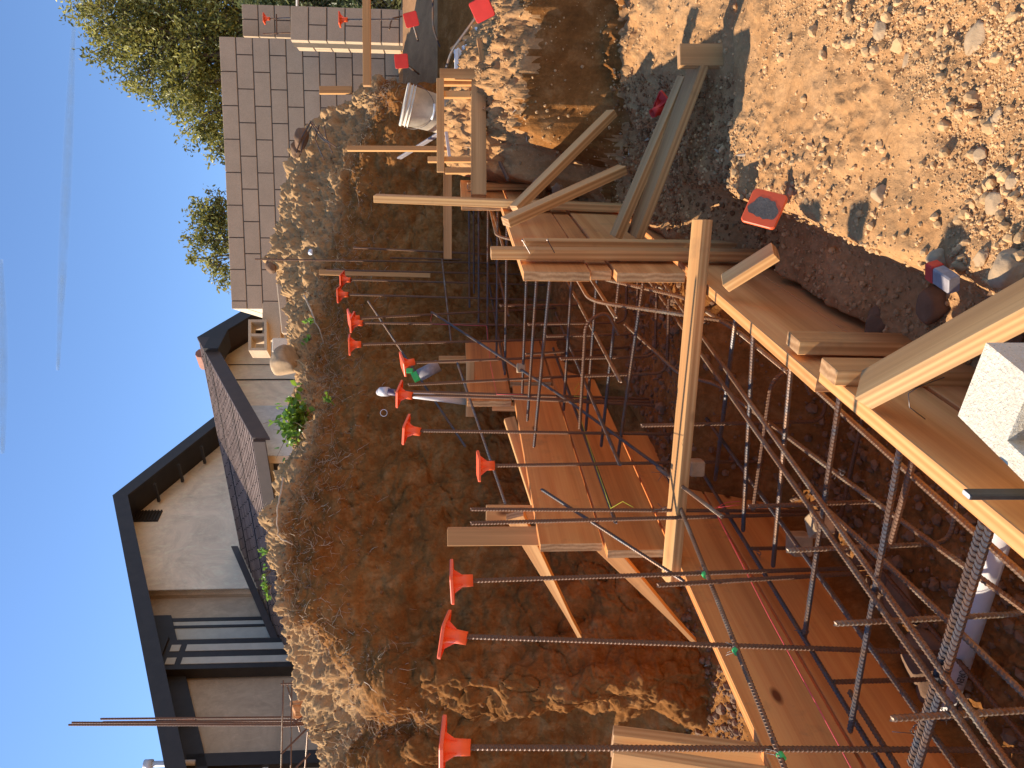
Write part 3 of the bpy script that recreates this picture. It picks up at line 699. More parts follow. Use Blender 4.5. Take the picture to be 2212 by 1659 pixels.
# ------------------------------------------------------------------ rebar
def smooth_path(pts, rad, n=6):
    """fillet the corners of a polyline"""
    pts = [Vector(p) for p in pts]; out = [pts[0]]
    for i in range(1, len(pts)-1):
        a, b, c = pts[i-1], pts[i], pts[i+1]; d1 = (a-b); d2 = (c-b); r = min(rad, d1.length*.45, d2.length*.45)
        p, q = b+d1.normalized()*r, b+d2.normalized()*r
        for k in range(n+1):
            t = k/n; out.append(p*(1-t)**2+b*2*t*(1-t)+q*t*t)
    out.append(pts[-1]); return out
def barmesh(pts, r=.008, n=8, pitch=.0115, fine=True):
    r = r*.88
    P = np.array([tuple(p) for p in pts]); seg = np.linalg.norm(np.diff(P, axis=0), axis=1); s = np.concatenate([[0], np.cumsum(seg)]); L = s[-1]
    if fine:
        npit = max(2, int(L/pitch)); ss = np.concatenate([(np.array([.0, .42, .55, .86])+k) for k in range(npit)])*L/npit; rr = np.tile([r*.93, r*.93, r*1.10, r*1.10], npit)
    else:
        m = max(3, int(L/.05)); ss = np.linspace(0, L, m); rr = np.full(m, r)
    ss = np.append(ss, L) if ss[-1] < L-1e-6 else ss; rr = np.append(rr, r) if len(rr) < len(ss) else rr
    pos = np.stack([np.interp(ss, s, P[:, k]) for k in range(3)], 1)
    T = np.gradient(pos, axis=0); T /= np.linalg.norm(T, axis=1)[:, None]+1e-12
    # parallel transport
    U = np.zeros_like(pos); u = np.cross(T[0], [0.31, .2, .93] if abs(T[0][2]) < .9 else [1, .1, 0]); u /= np.linalg.norm(u)
    for i in range(len(pos)):
        u = u-T[i]*u.dot(T[i]); u /= np.linalg.norm(u); U[i] = u
    Wv = np.cross(T, U); ph = np.arange(n)*2*np.pi/n
    sh = (np.abs(np.cos(ph))-.5)*r*.9 if fine else ph*0
    V = pos[:, None, :]+(U[:, None, :]*np.cos(ph)[None, :, None]+Wv[:, None, :]*np.sin(ph)[None, :, None])*rr[:, None, None]+T[:, None, :]*sh[None, :, None]*(1 if fine else 0)
    m = len(pos); V = V.reshape(-1, 3)
    i = np.arange(m-1)[:, None]*n; k = np.arange(n)[None, :]
    F = np.stack([i+k, i+(k+1) % n, i+n+(k+1) % n, i+n+k], -1).reshape(-1, 4)
    c0 = len(V); V = np.concatenate([V, pos[:1], pos[-1:]])
    Fc = np.array([[c0, (j+1) % n, j, j] for j in range(n)]+[[c0+1, (m-1)*n+j, (m-1)*n+(j+1) % n, (m-1)*n+(j+1) % n] for j in range(n)])
    Fl = [tuple(f) for f in F]+[tuple(f[:3]) for f in Fc]
    return V, Fl
def bar(pts, label, r=.008, m='rust', group=None, fine=True, name='rebar', bend=0, n=8, pitch=.0115):
    pts = [Vector(p) for p in pts]
    if len(pts) > 2 or bend: pts = smooth_path(pts, bend or .06)
    V, F = barmesh(pts, r, n, pitch, fine)
    o = place(name, V, F, M[m], smooth=not fine); tag(o, label, 'rebar', group); return o

# safety cap
def capmesh():
    mb = MB(); n = 14
    # square plate with rounded corners (local z up), dished edge
    def rsq(h, z, rc=.012):
        out = []
        for cx, cy, a0 in ((1, 1, 0), (-1, 1, 90), (-1, -1, 180), (1, -1, 270)):
            for k in range(5):
                a = R_(a0+k*22.5); out.append((cx*(h-rc)+rc*math.cos(a), cy*(h-rc)+rc*math.sin(a), z))
        return out
    loops = [rsq(.050, -.010), rsq(.0555, -.009), rsq(.0555, -.001), rsq(.053, .0015), rsq(.030, .002)]
    V = [v for l in loops for v in l]; m = 20
    F = [(i*m+k, i*m+(k+1) % m, (i+1)*m+(k+1) % m, (i+1)*m+k) for i in range(4) for k in range(m)]
    F.append(tuple(range(4*m, 5*m))); mb.add(V, F)
    V = [(x, y, -.004) for x, y, z in rsq(.050, 0)]; mb.add(V, [tuple(reversed(range(m)))])
    V = rsq(.050, -.010)+rsq(.050, -.004); mb.add(V, [(k, m+k, m+(k+1) % m, (k+1) % m) for k in range(m)])
    prof = [(.030, -.004), (.0245, -.012), (.0215, -.024), (.0200, -.045), (.0195, -.072), (.0165, -.072), (.0160, -.03), (.0002, -.028)]
    V = [(r*math.cos(2*math.pi*k/18), r*math.sin(2*math.pi*k/18), z) for r, z in prof for k in range(18)]
    mb.add(V, [(i*18+k, (i+1)*18+k, (i+1)*18+(k+1) % 18, i*18+(k+1) % 18) for i in range(len(prof)-1) for k in range(18)])
    for a in range(0, 360, 90):
        c, s = math.cos(R_(a)), math.sin(R_(a)); t = .0013
        poly = [(.018*c, .018*s, -.003), (.049*c, .049*s, -.003), (.047*c, .047*s, -.009), (.021*c, .021*s, -.040), (.018*c, .018*s, -.04)]
        mb.prism([(x+s*t, y-c*t, z) for x, y, z in poly], (-2*s*t, 2*c*t, 0))
    return mb
_cm = capmesh()
CAPME = {k: newmesh('safety_cap', _cm.v, _cm.f, M[k], False) for k in ('orange', 'redcap')}
for me in CAPME.values():
    me.polygons.foreach_set('use_smooth', [len(p.vertices) == 4 and abs(p.normal.z) < .95 and (p.center.xy.length < .029) for p in me.polygons])
def cap(pos, axis, spin, label, m='orange', group='orange caps on the rebar dowels', s=1.0):
    o = bpy.data.objects.new('safety_cap', CAPME[m]); C.objects.link(o)
    q = Vector(axis).normalized().to_track_quat('Z', 'Y')@Quaternion((0, 0, 1), R_(spin))
    o.location = pos; o.rotation_mode = 'QUATERNION'; o.rotation_quaternion = q; o.scale = (s, s, s); tag(o, label, 'safety cap', group); return o

def dowel(t, b, label, caplabel=None, spin=20, tilt=(0, 0), X=-1.55, r=.0082, zend=-1.45, cs=1.0, m='rust', drop=.0, foot=None):
    p = atX(t[0], t[1], X); q = atX(b[0], b[1], X); d = (q-p).normalized(); 
    e = p+d*((p.z-zend)/max(1e-3, -d.z))
    pts = [p, e]
    if foot: pts.append(e+Vector((foot, 0.02, .0)))
    bar(pts, label, r, m, 'upright dowels along the left side of the trench', bend=.05)
    if caplabel:
        ax = -d+Vector((tilt[0], tilt[1], 0)); ax.normalize()
        cap(p+ax*.036*cs-Vector((0, 0, .0)), ax, spin, caplabel, s=cs)
    return p, e
dowel((985, 1614), (2100, 1620), 'closest upright dowel at the lower left, cut off by the photo edge', 'closest orange cap, cut by the bottom edge of the photo', 3, (0, .02))
dowel((983, 1374), (2000, 1409), 'dowel under the big diamond-turned cap', 'large orange cap turned cornerwise, second from the bottom edge', 38, (.1, .12))
dowel((998, 1255), (1830, 1228), 'dowel with its cap just past the pointed brace', 'upright orange cap beside the pointed brace tip', 8, (-.05, .03))
dowel((1050, 1006), (1600, 997), 'dowel whose cap hangs lowest, in front of the middle form', 'lowest hanging orange cap in front of the middle left form', 10, (0, -.03))
dowel((892, 930), (1460, 938), 'dowel rising in front of the green-sprayed board', 'orange cap on the dowel past the white plastic ring', 22, (.12, .14))
dowel((876, 853), (1380, 868), 'dowel of the tied pair beside the white conduit', 'orange cap in front of the white conduit elbow', 15, (.10, .10))
dowel((824+28, 845), (1380, 861), 'second bar of the tied pair by the white conduit')
dowel((882, 831), (1370, 806), 'leaning uncapped dowel with a shiny cut end')
dowel((882, 784), (1330, 766), 'dowel with the dirty tilted cap above the spray tube', 'dirty tilted orange cap above the spray tube', 12, (-.14, -.12))
dowel((767, 744), (1280, 731), 'dowel on its own with a side-on cap against the bank', 'orange cap on its own between the twin caps and the spray tube', 4, (0, 0))
dowel((772, 697), (1230, 704), 'front dowel of the twin capped bars', 'front orange cap of the twin pair', 18, (.08, .1))
dowel((765, 688), (1150, 668), 'rear dowel of the twin capped bars', 'rear orange cap of the twin pair', 4, (-.05, -.05))
dowel((742, 636), (1100, 646), 'second capped dowel from the far end', 'orange cap second from the far end of the row', 2, (0, .03))
dowel((748, 604), (1080, 613), 'farthest capped dowel before the uncapped tall bar', 'orange cap at the far end of the row', 12, (.05, .1))
dowel((551, 560), (1005, 567), 'tallest uncapped bar rising above the rim of the bank', zend=-.9)
dowel((763, 535), (990, 546), 'slightly slanting uncapped bar past the tallest one', X=-1.35, zend=-.9)
dowel((843, 557), (1010, 561), 'short uncapped bar beside the tallest one', zend=-.9)
dowel((705, 583), (1020, 590), 'uncapped bar standing before the thin sunlit board', zend=-.9)
dowel((1017, 1100), (1700, 1104), 'rear bar of the uncapped pair crossing the orange boards', r=.0078)
dowel((1017, 1130), (1730, 1111), 'front bar of the uncapped pair crossing the orange boards', r=.0082, zend=-1.40)
dowel((1420, 1264), (1810, 1241), 'short bar with a bright cut end over the left form edge', X=-1.50)
dowel((1135, 765), (1330, 752), 'mid height stub bar before the far left form boards', X=-1.45, zend=-1.0)
dowel((1105, 930-70), (1340, 872), 'stub bar low in front of the boards by the yellow knot', X=-1.5, zend=-1.2)
G_ = 'bent dowels standing in the middle of the trench'
for t, X in (((1925, 1552), -1.22), ((1803, 1347), -1.22), ((1700, 1189), -1.24), ((1617, 1094), -1.24), ((1385, 919), -1.24), ((1255, 812), -1.26), ((1210, 775), -1.26), ((1180, 726), -1.28), ((1140, 700), -1.3), ((1080, 660), -1.3)):
    p = atX(t[0], t[1], X); zb = -1.42 if p.y < 3 else -.95
    bar([p, Vector((X+.01, p.y+.01, zb)), Vector((X+.35, p.y+.03, zb+.02))], 'bent rusty dowel with a bare cut top standing inside the cage', .008, 'tan' if p.y < 2 else 'rust', G_, bend=.06)
# long tied top bars on the dowel line
bar([atX(1436, 1012, -1.52), atX(1700, 1672, -1.53)], 'horizontal bar tied along the near dowels with green paint marks', .0082, 'tan')
bar([atX(1420, 1010, -1.50), atX(1560, 1116, -1.35)], 'short slanting bar end below the tangle of tie wire', .0078, 'tan')
bar([atX(932, 674, -1.50), atX(1215, 856, -1.50), atX(1432, 1014, -1.50)], 'long sloping blue-grey bar tied across the far dowels', .0078, 'steel', bend=.2)
bar([atX(1170, 1057, -1.62), atX(1478, 1256, -1.72)], 'loose bar slanting down over the end of the middle form', .008, 'steel')
bar([atD(795, 650, 5.4), atD(1006, 965, 4.7)], 'dark bar leaning against the bank behind the capped dowels', .008, 'steel')
bar([atX(988, 783, -1.62), atD(1092, 1088, 3.75)], 'bar with a sunlit side slanting behind the lone low cap', .008, 'steel')
bar([atD(955, 560, 6.2), atD(975, 740, 5.2)], 'thin bar lying level in the dark far end of the trench', .008, 'tan')
# transverse bars
GT = 'cross bars of the lower rebar cage'
xr, xl = -.765, -1.66
def cross(y, z, y2=None, z2=None, m='steel', r=.0085, g=GT, lab='dark cross bar of the lower cage running from form to form', X0=xr, X1=xl):
    bar([Vector((X0, y, z)), Vector((X1, y2 if y2 is not None else y, z2 if z2 is not None else z))], lab, r, m, g)
pa, pb = atX(2140, 1135, -.80), atX(1978, 1668, -1.44)
bar([pa, pb], 'thick shiny bar in front of the near tied pair, lower left corner', .0105, 'steel', pitch=.0125)
dv = Vector((0, .024, -.002)); bar([pa+dv, pb+dv], 'second thick shiny bar lying against its twin near the white pipe', .0105, 'steel', pitch=.0125)
bar([pa+Vector((0, .06, -.05)), pb+Vector((0, .06, -.05))], 'rusty dark bar just behind the thick shiny pair', .0085, 'rust')
for (a, b_) in (((1945, 965), (1836, 1578)), ((1815, 850), (1737, 1380)), ((1710, 780), (1670, 1222)), ((1628, 710), (1605, 1146)), ((1590, 680), (1545, 1036)), ((1520, 640), (1485, 960))):
    a2 = atX(a[0], a[1], -.77); b2 = atX(b_[0], b_[1], -1.6); 
    bar([a2, b2], 'dark cross bar of the lower cage running from form to form', .0088, 'steel', GT)
bar([atX(1975, 985, -.79), atX(1925, 1170, -1.05)], 'rusty bar hanging beside the sunlit cross bar under the near form', .0088, 'rust')
GM = 'cross bars of the middle rebar cage'
for k, (lx, y) in enumerate(((1140, 3.95), (1163, 3.62), (1191, 3.32), (1295, 3.50), (1344, 3.32), (1396, 3.15), (1240, 3.75))):
    D = y*cT+.77*sT; z = -(lx-983)/1700*D
    cross(y, z, y+.03, z+.02*(k % 3), 'steel', .0082, GM, 'dark cross bar of the middle cage between the raised forms')
GF = 'cross bars of the far rebar cage'
for k, (lx, y) in enumerate(((1012, 5.7), (1033, 5.3), (1053, 4.95), (1074, 4.6), (1094, 4.3), (1022, 6.1))):
    D = y*cT+.77*sT; z = -(lx-983)/1700*D
    cross(y, z, y, z-.01, 'steel', .008, GF, 'dark cross bar of the far cage at the end of the trench')
# lower tier crossings
GL = 'bottom bars of the cage'
for k, y in enumerate([1.75, 2.45]):
    bar([Vector((-.8, y, -1.15)), Vector((-.8, y, -1.44)), Vector((-1.66, y+.02, -1.44)), Vector((-1.66, y+.02, -1.12))], 'bent stirrup bar low in the trench in deep shade', .0082, 'rust', 'stirrups low in the trench', bend=.05)
# longitudinals with the step bends
GLo = 'lengthwise bars stepping up the trench'
def step(X, z0, z1, z2, y0=.7, y1=2.75, y2=3.95, y3=6.3, m='tan', lab='lengthwise bar that bends up over the step in the trench'):
    bar([Vector((X+random.uniform(-.02, .02), y0, z0)), Vector((X, y1, z0)), Vector((X, y1+.28, z1)), Vector((X, y2, z1)), Vector((X+.01, y2+.25, z2)), Vector((X+.02, y3, z2))], lab, .0085, m, GLo, bend=.09)
for X, z, y0, y1, m_ in ((-1.60, -1.07, .7, 2.95, 'steel'), (-1.40, -1.10, .7, 3.05, 'steel'), (-1.575, -1.09, .7, 1.62, 'rust'), (-1.62, -.62, 2.6, 4.6, 'steel'), (-1.42, -.64, 2.7, 4.7, 'steel'), (-.88, -.62, 2.9, 4.7, 'tan'), (-1.15, -.66, 2.9, 4.8, 'tan'), (-1.60, -.28, 4.2, 6.3, 'steel'), (-1.3, -.30, 4.3, 6.4, 'steel'), (-.9, -.26, 4.3, 6.4, 'tan'), (-1.5, -1.40, .8, 2.9, 'rust')):
    bar([Vector((X, y0, z)), Vector((X+.02, y1, z+.015))], 'straight lengthwise bar laid along the trench at its own level', .0082, m_, 'straight bars laid along the trench')
step(-.84, -1.05, -.53, -.22, y1=2.70, m='tan', lab='lengthwise bar that bends up over the step beside the right form')
a, b_ = atX(2190, 1720, -1.22), atX(1372, 562, -.90)
bar([a, b_], 'sunlit lengthwise bar running to the lower left corner', .0088, 'tan')
bar([a+Vector((.028, 0, -.01)), b_+Vector((.03, -.5, -.01))], 'second sunlit lengthwise bar lying against its twin', .0088, 'tan')
bar([atX(2230, 1330, -1.12), atX(1830, 1040, -1.12), atX(1550, 830, -1.12), atX(1470, 810, -1.18), atX(1350, 700, -1.1)], 'lengthwise bar with a double kink below the spreader', .0088, 'tan', bend=.06)
bar([atX(2260, 1545, -1.1), atX(2010, 1305, -1.1), atX(1790, 1105, -1.12)], 'plain lengthwise bar above the white pipe', .0085, 'tan')
bar([atX(1160, 570, -.84), Vector((-.84, 3.05, -.93)), Vector((-.84, 2.6, -1.0)), Vector((-.84, 2.2, -1.02))], 'bar bending down beside the raised right form', .0085, 'tan', bend=.07)
bar([atX(1425, 585, -.80), atX(1372, 592, -.92), atX(1560, 690, -1.05), atX(1490, 745, -1.0)], 'hooked bar lit on its bend below the raised form', .0085, 'tan', bend=.07)
# hooks
for k, (y, X) in enumerate(((2.4, -.95), (3.2, -1.0))):
    z = -1.06 if y < 3 else -.55
    pts = [Vector((X-.5, y, z-.01)), Vector((X, y+.02, z-.01)), Vector((X+.05, y+.03, z-.10)), Vector((X-.06, y+.03, z-.16))]
    bar(pts, 'hooked bar end inside the cage in shade', .0082, 'rust', 'hooked bar ends inside the cage', bend=.05)

# green paint marks and tie wires
def tie(p, s, label, seed, green=False):
    r = random.Random(seed); mb = MB()
    for k in range(3):
        a0 = r.uniform(0, 6.28); pts = []
        ax = Vector((r.uniform(-1, 1), r.uniform(-1, 1), r.uniform(-1, 1))).normalized(); u = ax.orthogonal().normalized(); v = ax.cross(u)
        for i in range(12): pts.append(p+(u*math.cos(a0+i*.5)+v*math.sin(a0+i*.5))*s*(.55+.04*i))
        pts.append(p+(u*r.uniform(-1, 1)+v*r.uniform(-1, 1)+Vector((0, 0, .6)))*s*2.2)
        mb.tube(pts, .0009, 5)
    t = thing('tie_wire', p, label, 'tie wire'); mb.build('wire_twist', M['wire'], t, True)
    if green:
        m2 = MB(); m2.tube([p+Vector((0, -.016, -.003)), p+Vector((0, .0, -.001))], .0098, 10); m2.build('paint_mark', M['green'], t)
tie(atX(1437, 1025, -1.50), .018, 'loose tangle of tie wire on the spreader beside the bar ends', 1)
tie(atX(1520, 1239, -1.53), .011, 'tie wire with green mark under the cap beside the pointed brace', 2, True)
tie(atX(1587, 1403, -1.53), .011, 'tie wire with green mark on the dowel under the diamond-turned cap', 3, True)
tie(atX(1683, 1629, -1.53), .011, 'tie wire with green mark at the lower left edge', 4, True)
tie(atX(1436, 1098, -1.50), .011, 'tie wire where the near bar meets the uncapped pair', 5)
tie(atX(2035, 1530, -1.36), .018, 'curled tie wire round the thick shiny pair of bars', 6)
tie(atX(1980, 1575, -1.40), .016, 'tie wire where the closest dowel meets the thick shiny pair', 7)
tie(atX(1740, 1365, -1.58), .012, 'black tie wire on the cross bar end against the left form', 8)
tie(atX(1640, 1195, -1.58), .011, 'black tie wire on the left form near the shorter cross bar', 9)
tie(atX(1820, 1020, -1.1), .012, 'tie wire on the paired sunlit bars in mid trench', 10)

# strings
def string(pts, m, label, r=.0012):
    mb = MB(); mb.tube(pts, r, 6); o = mb.build('string_line', M[m], None, True); tag(o, label, 'string')
string([atX(1241, 862, -1.52), atX(1280, 985, -1.6), atX(1319, 1098, -1.52)], 'yellow', 'taut yellow string stretched between two dowels over the boards')
string([atX(1319, 1098, -1.52), atX(1345, 1083, -1.5), atX(1368, 1096, -1.5)], 'yellow', 'curved loose yellow string end on the uncapped pair')
string([atX(1241, 842, -1.5), atX(1250, 828, -1.5), atX(1256, 836, -1.5), atX(1240, 856, -1.5), atX(1280, 860, -1.5)], 'yellow', 'yellow string knot and loop on the tied pair of dowels')
string([atX(1548, 1110, -1.53), atX(1660, 1330, -1.6), atX(1850, 1680, -1.6)], 'pink', 'pink string stretched along the left form boards', .0016)
string([atX(1548, 1110, -1.5), atX(1545, 1098, -1.5), atX(1570, 1085, -1.5), atX(1600, 1083, -1.5), atX(1598, 1090, -1.5), atX(1552, 1096, -1.5)], 'pink', 'pink string loop near the end of the slanting bar')
string([atX(935, 672, -1.55), atX(930, 690, -1.55), atX(932, 700, -1.55), atX(1051, 704, -1.55), atX(1060, 790, -1.57), atX(1073, 852, -1.53), atX(1130, 852, -1.53)], 'pink', 'thin pink string running along the far dowels')
string([atD(1380, 100, 4.2), atD(1400, 65, 4.2), atD(1395, 45, 4.1), atD(1414, 75, 3.9), atD(1440, 60, 3.85), atD(1475, 25, 3.8), atD(1495, -10, 3.8)], 'pink', 'pink string lying over the sunlit mound at the upper edge', .0022)

# ------------------------------------------------------------------ pipes and small plastic things
mb = MB(); p0, p1 = atZ(2163, 1120, -1.32), atZ(2035, 1535, -1.47); dd = (p1-p0).normalized()
pp = thing('drain_pipe', p1, 'white plastic drain pipe lying under the rebar cage', 'pipe')
mb.tube([p0-dd*.25, p0, p1], .036, 24); mb.build('pipe', M['pvc'], pp, True)
def text_obj(s, size, mw, m, parent, name='lettering'):
    cu = bpy.data.curves.new(name, 'FONT'); cu.body = s; cu.size = size; cu.extrude = .0002; cu.align_x = 'LEFT'
    to = bpy.data.objects.new(name, cu); C.objects.link(to); bpy.context.view_layer.update()
    me = bpy.data.meshes.new_from_object(to); bpy.data.objects.remove(to); me.materials.append(M[m])
    o = link(name, me, parent, mw); return o
view = (Vector((0, 0, 0))-(p0+p1)/2).normalized(); nz = (view-dd*view.dot(dd)).normalized()
sd2 = dd.cross(nz)
nz2 = (nz*math.cos(R_(20))-sd2*math.sin(R_(20))).normalized()   # turned to where the print sits
yv = nz2.cross(dd).normalized()
mw = Matrix((dd, yv, nz2)).transposed().to_4x4(); mw.translation = atZ(2075, 1437, -1.36)*0+(p0+dd*((p1-p0).length*.66))+nz2*.0366
text_obj('3 OREN', .026, mw, 'black', pp)

# block near the camera
def cmu_block(name, o, ax, ay, az, m, label, cat='concrete block', group=None, cells=2, wall=.03):
    """hollow unit: ax length, ay width, az height (cells run along az)"""
    o, ax, ay, az = Vector(o), Vector(ax), Vector(ay), Vector(az); L, Wd = ax.length, ay.length; x, y = ax.normalized(), ay.normalized()
    mb = MB(); t = wall
    mb.box(o, ax, y*t, az, 0, .003); mb.box(o+y*(Wd-t), ax, y*t, az, 0, .003)
    n = cells+1; 
    for k in range(n):
        mb.box(o+x*((L-t)*k/(n-1))+y*(t*.98)+az*.002, x*t, y*(Wd-2*t*.98), az*.996, 0, 0)
    ob = mb.build(name, M[m]); tag(ob, label, cat, group); return ob
zt = -.85; A_ = atZ(2130, 740, zt); B_ = atZ(2069, 898, zt); ayv = B_-A_; wv_ = ayv.normalized(); lv = Vector((-wv_.y, wv_.x, 0)); 
if lv.dot(atZ(2212, 809, zt)-A_) < 0: lv = -lv
mbk = MB(); Wd = ayv.length; Lb = .39; hb = Vector((0, 0, .185)); o0 = A_-hb
t = .032
mbk.box(o0, lv*Lb, wv_*t, hb); mbk.box(o0+wv_*(Wd-t), lv*Lb, wv_*t, hb)
for q_, l_ in ((0, .12), (.18, .04), (.355, .035)): mbk.box(o0+lv*q_+wv_*t, lv*l_, wv_*(Wd-2*t), hb)
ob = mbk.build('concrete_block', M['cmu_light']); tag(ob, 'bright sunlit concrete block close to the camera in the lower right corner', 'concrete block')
q = lumber('steel_stake', atX(2087, 1068, -.60), Vector((-.60, atX(2087, 1068, -.60).y-.01, -1.6)), .022, .010, (0, 1, 0), 'blackbar'); q.data.materials[1] = M['pvc']
tag(q, 'black flat steel stake with a pale end against the closest form board', 'stake')
string([atD(1998, 905, 1.55), atD(1965, 880, 1.5), atD(1962, 850, 1.5), atD(1985, 835, 1.5), atD(2040, 815, 1.5)], 'wire', 'thin black wire loop between the brace and the concrete block', .0011)

# loose caps on the soil
p = atZ(1650, 450, -.945); c_ = cap(p+Vector((0, 0, 0)), Vector((.42, -.62, .50)), 62, 'loose orange cap with a cement smeared top on the sunlit soil', group='loose caps on the ground')
mbs = MB(); mbs.add([((.040+.006*math.sin(a*3)+.002*math.sin(a*8+1))*math.cos(a)*1.15, (.036+.006*math.cos(a*2+.6)+.002*math.sin(a*11))*math.sin(a), .0024) for a in np.linspace(0, 6.1, 48)], [tuple(range(48))])
me = newmesh('cement_smear', mbs.v, mbs.f, M['smear']); o = bpy.data.objects.new('cement_smear', me); C.objects.link(o); o.parent = c_
cap(atD(1437, 231, 3.35)+Vector((0, 0, -.0)), Vector((.35, .35, -.80)), 5, 'loose red cap upside down behind the weathered braces', 'redcap', 'loose caps on the ground')
# red and white box
bx = thing('plastic_box', gz(atZ(2045, 600, -1.02)), 'small box with a red top and translucent white body among the dark stones', 'box')
zc = gz(atZ(2045, 605, -1.02)); ax = Vector((.75, -.3, -.05)).normalized()
q1 = atD(2026, 592, 1.60); q2 = atD(2062, 616, 1.55)
lumber('body', q1, q2, .038, .026, w(1, .1, .3), 'white', bx, ch=.003); lumber('cap_end', q1-(q2-q1)*.45, q1, .041, .029, w(1, .1, .3), 'redcap', bx, ch=.003)
for oo in bx.children:
    if 'body' in oo.name: oo.data.materials[0] = M['grey']; oo.data.materials[1] = M['grey']  # white body toned grey, shade put into its colour
    else: oo.data.materials[1] = M['redcap']

# dobie blocks
def dobie(p, s, rz, label):
    a = Vector((math.cos(rz), math.sin(rz), 0)); b = Vector((-a.y, a.x, 0)); mb = MB(); mb.box(p-a*s/2-b*s/2, a*s, b*s, (0, 0, s*.95), 0, .005)
    o = mb.build('concrete_spacer', M['stone']); tag(o, label, 'concrete block')
dobie(atX(1715, 1190, -1.58)+Vector((.03, 0, -.05)), .075, .3, 'cement spacer cube on the left form side beside the cross bar end')
dobie(atX(1745, 1150, -1.42)+Vector((.03, 0, -.07)), .072, .9, 'cement spacer cube farther into the trench behind its twin')
dobie(atX(1492, 1010, -1.45)+Vector((0, 0, -.05)), .06, .2, 'stained cement spacer beside the foot of the spreader')
dobie(atX(1135, 745+50, -1.5), .05, .4, 'tiny cement spacer by the far left form')

# bucket, lying tilted rim away
def lathe(prof, n=40):
    V = [(r*math.cos(2*math.pi*k/n), r*math.sin(2*math.pi*k/n), z) for r, z in prof for k in range(n)]
    F = [(i*n+k, i*n+(k+1) % n, (i+1)*n+(k+1) % n, (i+1)*n+k) for i in range(len(prof)-1) for k in range(n)]
    return V, F
bk0, bk1 = atD(969, 253, 5.55), atD(871, 225, 5.5)
bt = thing('plastic_bucket', bk0, 'dirty off-white plastic bucket tilted on top of the mound', 'bucket')
axb = (bk1-bk0); H = axb.length; axb.normalize()
Rb, Rt = .122, .140
prof = [(.0005, 0), (Rb*.97, 0), (Rb, .006), (Rt*.965, H*.80), (Rt*1.03, H*.805), (Rt*1.03, H*.82), (Rt*.972, H*.825), (Rt*.975, H*.86), (Rt*1.04, H*.865), (Rt*1.04, H*.88), (Rt*.98, H*.885), (Rt*.985, H*.94), (Rt*1.05, H*.945), (Rt*1.05, H*.985), (Rt, H), (Rt*.97, H), (Rt*.95, H*.8), (Rb*.95, .01), (.0005, .01)]
V, F = lathe(prof); qz = axb.to_track_quat('Z', 'Y').to_matrix().to_4x4(); qz.translation = bk0
me = newmesh('shell', V, F, M['bucket'], True); link('shell', me, bt, qz)
mb = MB(); side = axb.cross(Vector((0, 0, 1))).normalized(); tocam = (-(bk0)).normalized(); s2 = (tocam-axb*tocam.dot(axb)).normalized(); s1 = axb.cross(s2)
hp = [bk0+axb*H*.84+(s1*math.cos(a)+s2*math.sin(a))*Rt*1.06-axb*.16*math.sin(a) for a in np.linspace(0, math.pi, 16)]
mb.tube(hp, .002, 6); mb.build('handle_wire', M['wire'], bt, True)
mb = MB(); mb.tube([hp[6]+(hp[6]-hp[7])*.4, hp[7], hp[8], hp[9]], .008, 8); mb.build('handle_grip', M['white'], bt, True)

# white rack (stack of white channels) behind the rail
wr = thing('white_channels', atD(1050, 130, 5.4), 'stack of bright white channel sections behind the sunlit mound', 'channel stack')
for k, (a, b_, hgt) in enumerate((((1036, 170), (985, 108), 0), ((1030, 140), (1003, 100), 0), ((1045, 122), (1010, 88), 0), ((1056, 96), (1031, 62), 0), ((1062, 76), (1046, 42), 0))):
    pa_, pb_ = atD(a[0], a[1], 5.35), atD(b_[0], b_[1], 5.35+.05*k)
    lumber('channel', pa_, pb_, .045, .03, (0, 0, 1), 'white', wr, ch=.004)
    lumber('web', pa_+w(.04, .03, .02), pb_+w(.04, .03, .02), .06, .012, (0, 0, 1), 'studgray', wr, ch=.002)
lumber('channel', atD(955, 190, 5.3)+Vector((0, 0, -.1)), atD(986, 108, 5.3), .03, .03, (0, 0, 1), 'white', wr, ch=.004)
# pale stake beside the plank
q = lumber('grey_conduit', atD(973, 352, 5.0), atD(964, 285, 5.0), .02, .02, (0, 0, 1), 'pvc'); tag(q, 'thin pale blue conduit lying on the mound under the bucket', 'conduit')
bar([atD(1080, 350, 4.45), atD(1098, 388, 4.35)], 'short loose bar end sticking out under the rail at the mound', .012, 'rust')
q = lumber('timber_wedge', atD(1048, 138, 4.8), atD(1040, 86, 4.9), .06, .03, (0, 0, 1), 'stud', pointed=False); tag(q, 'dark timber offcut behind the rail post', 'timber')

# far right pit: footing, bars and caps
ft = MB()
P4 = [atD(870, 210, 8.4), atD(870, -60, 8.4), atD(945, -60, 7.6), atD(945, 210, 7.6)]
ft.prism(P4, w(0, 1.2, .0)); ob = ft.build('concrete_footing', M['concrete']); tag(ob, 'rough dark concrete footing below the short block wall in shade', 'footing')
P4 = [atD(945, 175, 7.5), atD(945, -60, 7.5), atD(1040, -60, 6.9), atD(1025, 150, 6.9)]
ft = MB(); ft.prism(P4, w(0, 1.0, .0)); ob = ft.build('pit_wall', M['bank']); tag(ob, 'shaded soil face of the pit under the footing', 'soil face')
def farcap(pc, foot, axis, spin, lab, lab2, X=None, mid=None, rr=.0085):
    ax = Vector(axis).normalized(); cap(pc, ax, spin, lab, 'redcap' if 'red' in lab else 'orange', 'caps on the bars over the far pit')
    pts = [pc-ax*.04]+([mid] if mid is not None else [])+[foot]
    bar(pts, lab2, rr, 'steel', 'bars sticking out over the far pit', bend=.15)
tc = lambda p, a=0, b=0: (-(p.normalized())+Vector((0, 0, .15))+w(a, 0, b))
